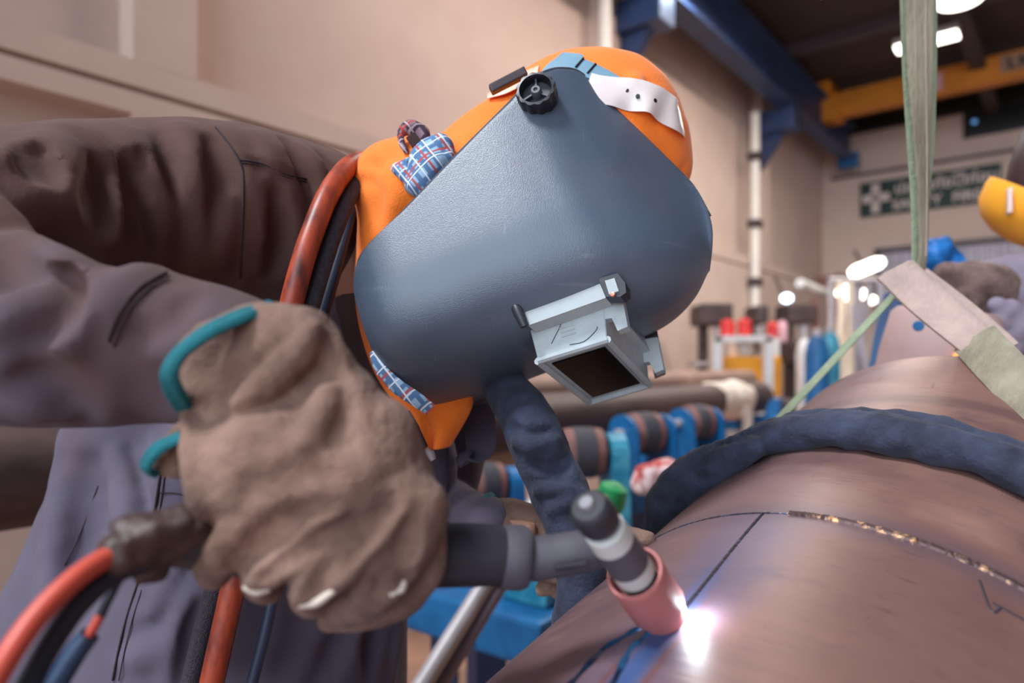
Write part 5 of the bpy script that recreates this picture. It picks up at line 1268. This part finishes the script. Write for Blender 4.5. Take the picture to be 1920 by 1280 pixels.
MB().ribbon([P(1678, 505, .89), P(1720, 545, .87), P(1780, 597, .835), P(1848, 652, .80)], [.029, .028, .026, .0245], .007, unit(V(.62, .35, .72)), 5).build('wear_sleeve', slv, sl, smooth=True)
MB().ribbon([P(1712, 510, .915), P(1790, 570, .89), P(1860, 628, .86), P(1890, 655, .845)], [.016, .016, .015, .014], .003, unit(V(.62, .1, .75)), 5).build('sleeve_back_edge', slv, sl, smooth=True)
MB().ribbon([P(1826, 634, .805), P(1872, 683, .742), P(1915, 730, .70), P(1985, 808, .64)], [.0245, .0235, .0225, .021], .0022, unit(V(.62, .35, .72)), 5).build('right_leg', web, sl, smooth=True)
MB().ribbon([P(1708, 520, .91), P(1640, 592, .915), P(1540, 700, .925), P(1470, 775, .93), P(1418, 826, .935), P(1380, 880, .95)], [.0085, .0085, .009, .010, .010, .010], .0025, unit(V(.55, -.6, .5)), 6).build('left_leg', webg, sl, smooth=True)

# ------------------------------------------------------------------ fittings at the far end of the pipe
stc = P(1755, 690, 1.12)
pb = thing('pipe_stub', 'pinkish-grey pipe stub with a blue dot, standing behind the far end of the steel pipe', 'pipe stub', stc)
stub_m = mat('stub_pink_grey', S(176, 146, 142), .6, var=.1, scale=6)
ux_ = unit(V(.12, -.1, 1))
MB().lathe([(-.06, .089), (.02, .087), (.085, .079), (.095, .07), (.097, .001)], stc, ux_, 40).build('stub_body', stub_m, pb, smooth=True)
MB().lathe([(.004, .001), (.004, .0905), (.010, .091), (.016, .0885), (.016, .001)], stc - ux_ * .022, ux_, 40).build('weld_ring', bead_m, pb, smooth=True)
MB().lathe([(0, .0001), (0, .008), (.0012, .007), (.0013, .0001)], P(1722, 611, 1.027), unit(V(-.35, -1, .1)), 20).build('blue_dot', M['blue_bright'], pb, smooth=True)
hot = mat('glowing_spatter', S(200, 90, 30), .6, emit=(1, .32, .05), estr=2.2)
for px_, py_, r_ in ((1793, 667, .0045), (1803, 664, .004), (1760, 674, .003), (1735, 678, .002), (1822, 664, .003)):
    c = P(px_, py_, 1.025); MB().lathe([(-r_, .0003), (-r_ * .6, r_ * .8), (0, r_), (r_ * .6, r_ * .8), (r_, .0003)], c, Z, 12).build('glowing_spot', hot, pb, smooth=True)
bt = Solid(P(1755, 490, 1.5) - .1, P(1755, 490, 1.5) + .1, .006)
bt.ell(P(1752, 492, 1.5), (.045, .04, .045), None, .02); bt.ell(P(1785, 505, 1.5), (.03, .03, .03), None, .02); bt.ell(P(1745, 470, 1.5), (.025, .03, .02), None, .02)
tag(bt.build('blue_plastic_bag', M['tarp'], None, 1, [(.02, (28, 28, 28), 6), (.01, (60, 60, 60), 7)]), 'crumpled bright blue plastic bag behind the sling', 'bag')
tb = MB(); d0 = 1.35
tb.prism([P(1655, 720, d0), P(1668, 640, d0), P(1690, 540, d0), P(1745, 560, d0), P(1755, 600, d0), P(1690, 720, d0)], V(.03, .12, 0))
o = tb.build('blue_board', M['blue_bright'], loc=P(1690, 720, d0)); tag(o, 'bright blue panel partly hidden behind the pipe stub and sling', 'panel')

# ------------------------------------------------------------------ second worker at the right edge
gcl = mat('pale_grey_coverall', S(126, 116, 130), .9, var=.15, scale=8, bump=.3, bscale=200)
b2 = Solid(V(.7, .95, 0), V(1.55, 1.7, H + .42), .016)
for rows in ([(1965, 375, 1.255, 60), (2040, 400, 1.32, 60), (2110, 560, 1.36, 130), (2150, 760, 1.38, 170), (2170, 1050, 1.38, 170)],
             [(2030, 520, 1.30, 80), (1960, 590, 1.26, 70), (1880, 545, 1.22, 48), (1800, 535, 1.20, 40)],
             [(2150, 600, 1.34, 80), (2010, 680, 1.24, 62), (1930, 640, 1.20, 46), (1885, 605, 1.18, 36)],
             [(2150, 1050, 1.40, 90), (2150, 1500, 1.40, 70), (2150, 1990, 1.40, 50)], [(2250, 1050, 1.36, 90), (2250, 1500, 1.36, 70), (2250, 2000, 1.36, 50)]):
    a, r = pc(*rows); b2.chain(a, r, .02)
p2 = b2.build('person', skin, None, 1, None, V(1.3, 1.35, 0))
tag(p2, 'second worker in grey coverall and yellow hard hat at the right edge', 'person')
suede2 = mat('grimy_glove', S(92, 70, 64), .95, var=.3, scale=24, col2=S(136, 112, 104))
g2 = Solid(V(.62, .92, .06), V(1.62, 1.75, H + .34), .011)
for rows in ([(2080, 560, 1.34, 150), (2150, 760, 1.38, 210), (2170, 1050, 1.38, 215)], [(2050, 540, 1.30, 105), (1960, 585, 1.26, 100), (1890, 548, 1.22, 72), (1850, 542, 1.21, 62)],
             [(2150, 620, 1.34, 120), (2010, 690, 1.24, 95), (1940, 650, 1.20, 64)],
             [(2150, 1050, 1.40, 130), (2150, 1500, 1.40, 100), (2150, 1880, 1.40, 85)], [(2250, 1050, 1.36, 130), (2250, 1500, 1.36, 100), (2250, 1900, 1.36, 85)]):
    a, r = pc(*rows); g2.chain(a, r, .015)
for pts in (((1850, 500), (1870, 540), (1865, 590)), ((1900, 480), (1915, 540), (1905, 600)), ((1935, 500), (1950, 560), (1940, 620))):
    g2.chain([g2.hit(x, y, .004) for x, y in pts], .012, .012, 3, True)
cov2 = g2.build('coverall', gcl, p2, 2, [(.01, (12, 12, 12), 3), (.004, (34, 34, 34), 4)])
for nm, rows in (('glove', [[(1858, 545, 1.21, 50), (1815, 535, 1.20, 46), (1785, 520, 1.19, 30), (1770, 512, 1.18, 20)], [(1815, 545, 1.19, 26), (1790, 560, 1.18, 22), (1800, 580, 1.175, 16)], [(1830, 550, 1.19, 26), (1815, 575, 1.18, 22), (1825, 590, 1.175, 16)],
                 [(1800, 515, 1.2, 22), (1775, 530, 1.18, 20), (1770, 548, 1.175, 15)], [(1845, 560, 1.19, 22), (1838, 585, 1.18, 18)]]),
                 ('glove', [[(1940, 640, 1.20, 46), (1905, 615, 1.18, 42), (1880, 590, 1.17, 26), (1868, 572, 1.165, 17)], [(1895, 630, 1.17, 24), (1872, 640, 1.16, 20), (1865, 655, 1.16, 15)], [(1885, 610, 1.17, 22), (1860, 612, 1.16, 18), (1850, 625, 1.16, 14)],
                 [(1910, 645, 1.17, 22), (1890, 662, 1.16, 18)], [(1915, 600, 1.17, 20), (1895, 575, 1.165, 15)]])):
    c = P(rows[0][1][0], rows[0][1][1], 1.19); gx = Solid(c - .09, c + .11, .004)
    for rw in rows: a, r = pc(*rw); gx.chain(a, r, .006)
    o = gx.build(nm, suede2 if rows[0][0][0] < 1900 else gcl, p2, 1, [(.002, (40, 40, 40), 3)])
hat_m = mat('yellow_hat', S(246, 168, 46), .5, var=.06, scale=4)
hc = P(1950, 386, 1.25); hu = unit(V(-.35, -.3, .9))
hat = MB().lathe([(.03, .080), (.0, .089), (-.012, .091), (-.014, .097), (.0, .098), (.03, .092), (.055, .072), (.070, .042), (.076, .001)], hc, unit(V(-.36, .42, -.83)), 40).build('hard_hat', hat_m, p2, smooth=True)
MB().box(hc + V(-.086, -.04, -.002), (.004, .016, .022), (unit(V(.9, -.5, .2)), unit(V(.5, .9, 0)), Z), .002).build('white_sticker', mat('pale_sticker', S(226, 200, 190), .6), hat)
MB().tube([P(1952, 395, 1.26), P(1948, 370, 1.25), P(1958, 320, 1.25), P(1985, 260, 1.27)], [.045, .052, .056, .06], n=20, sm=4).build('dark_hood', mat('dark_maroon', S(52, 32, 36), .5, var=.1), hat, smooth=True)
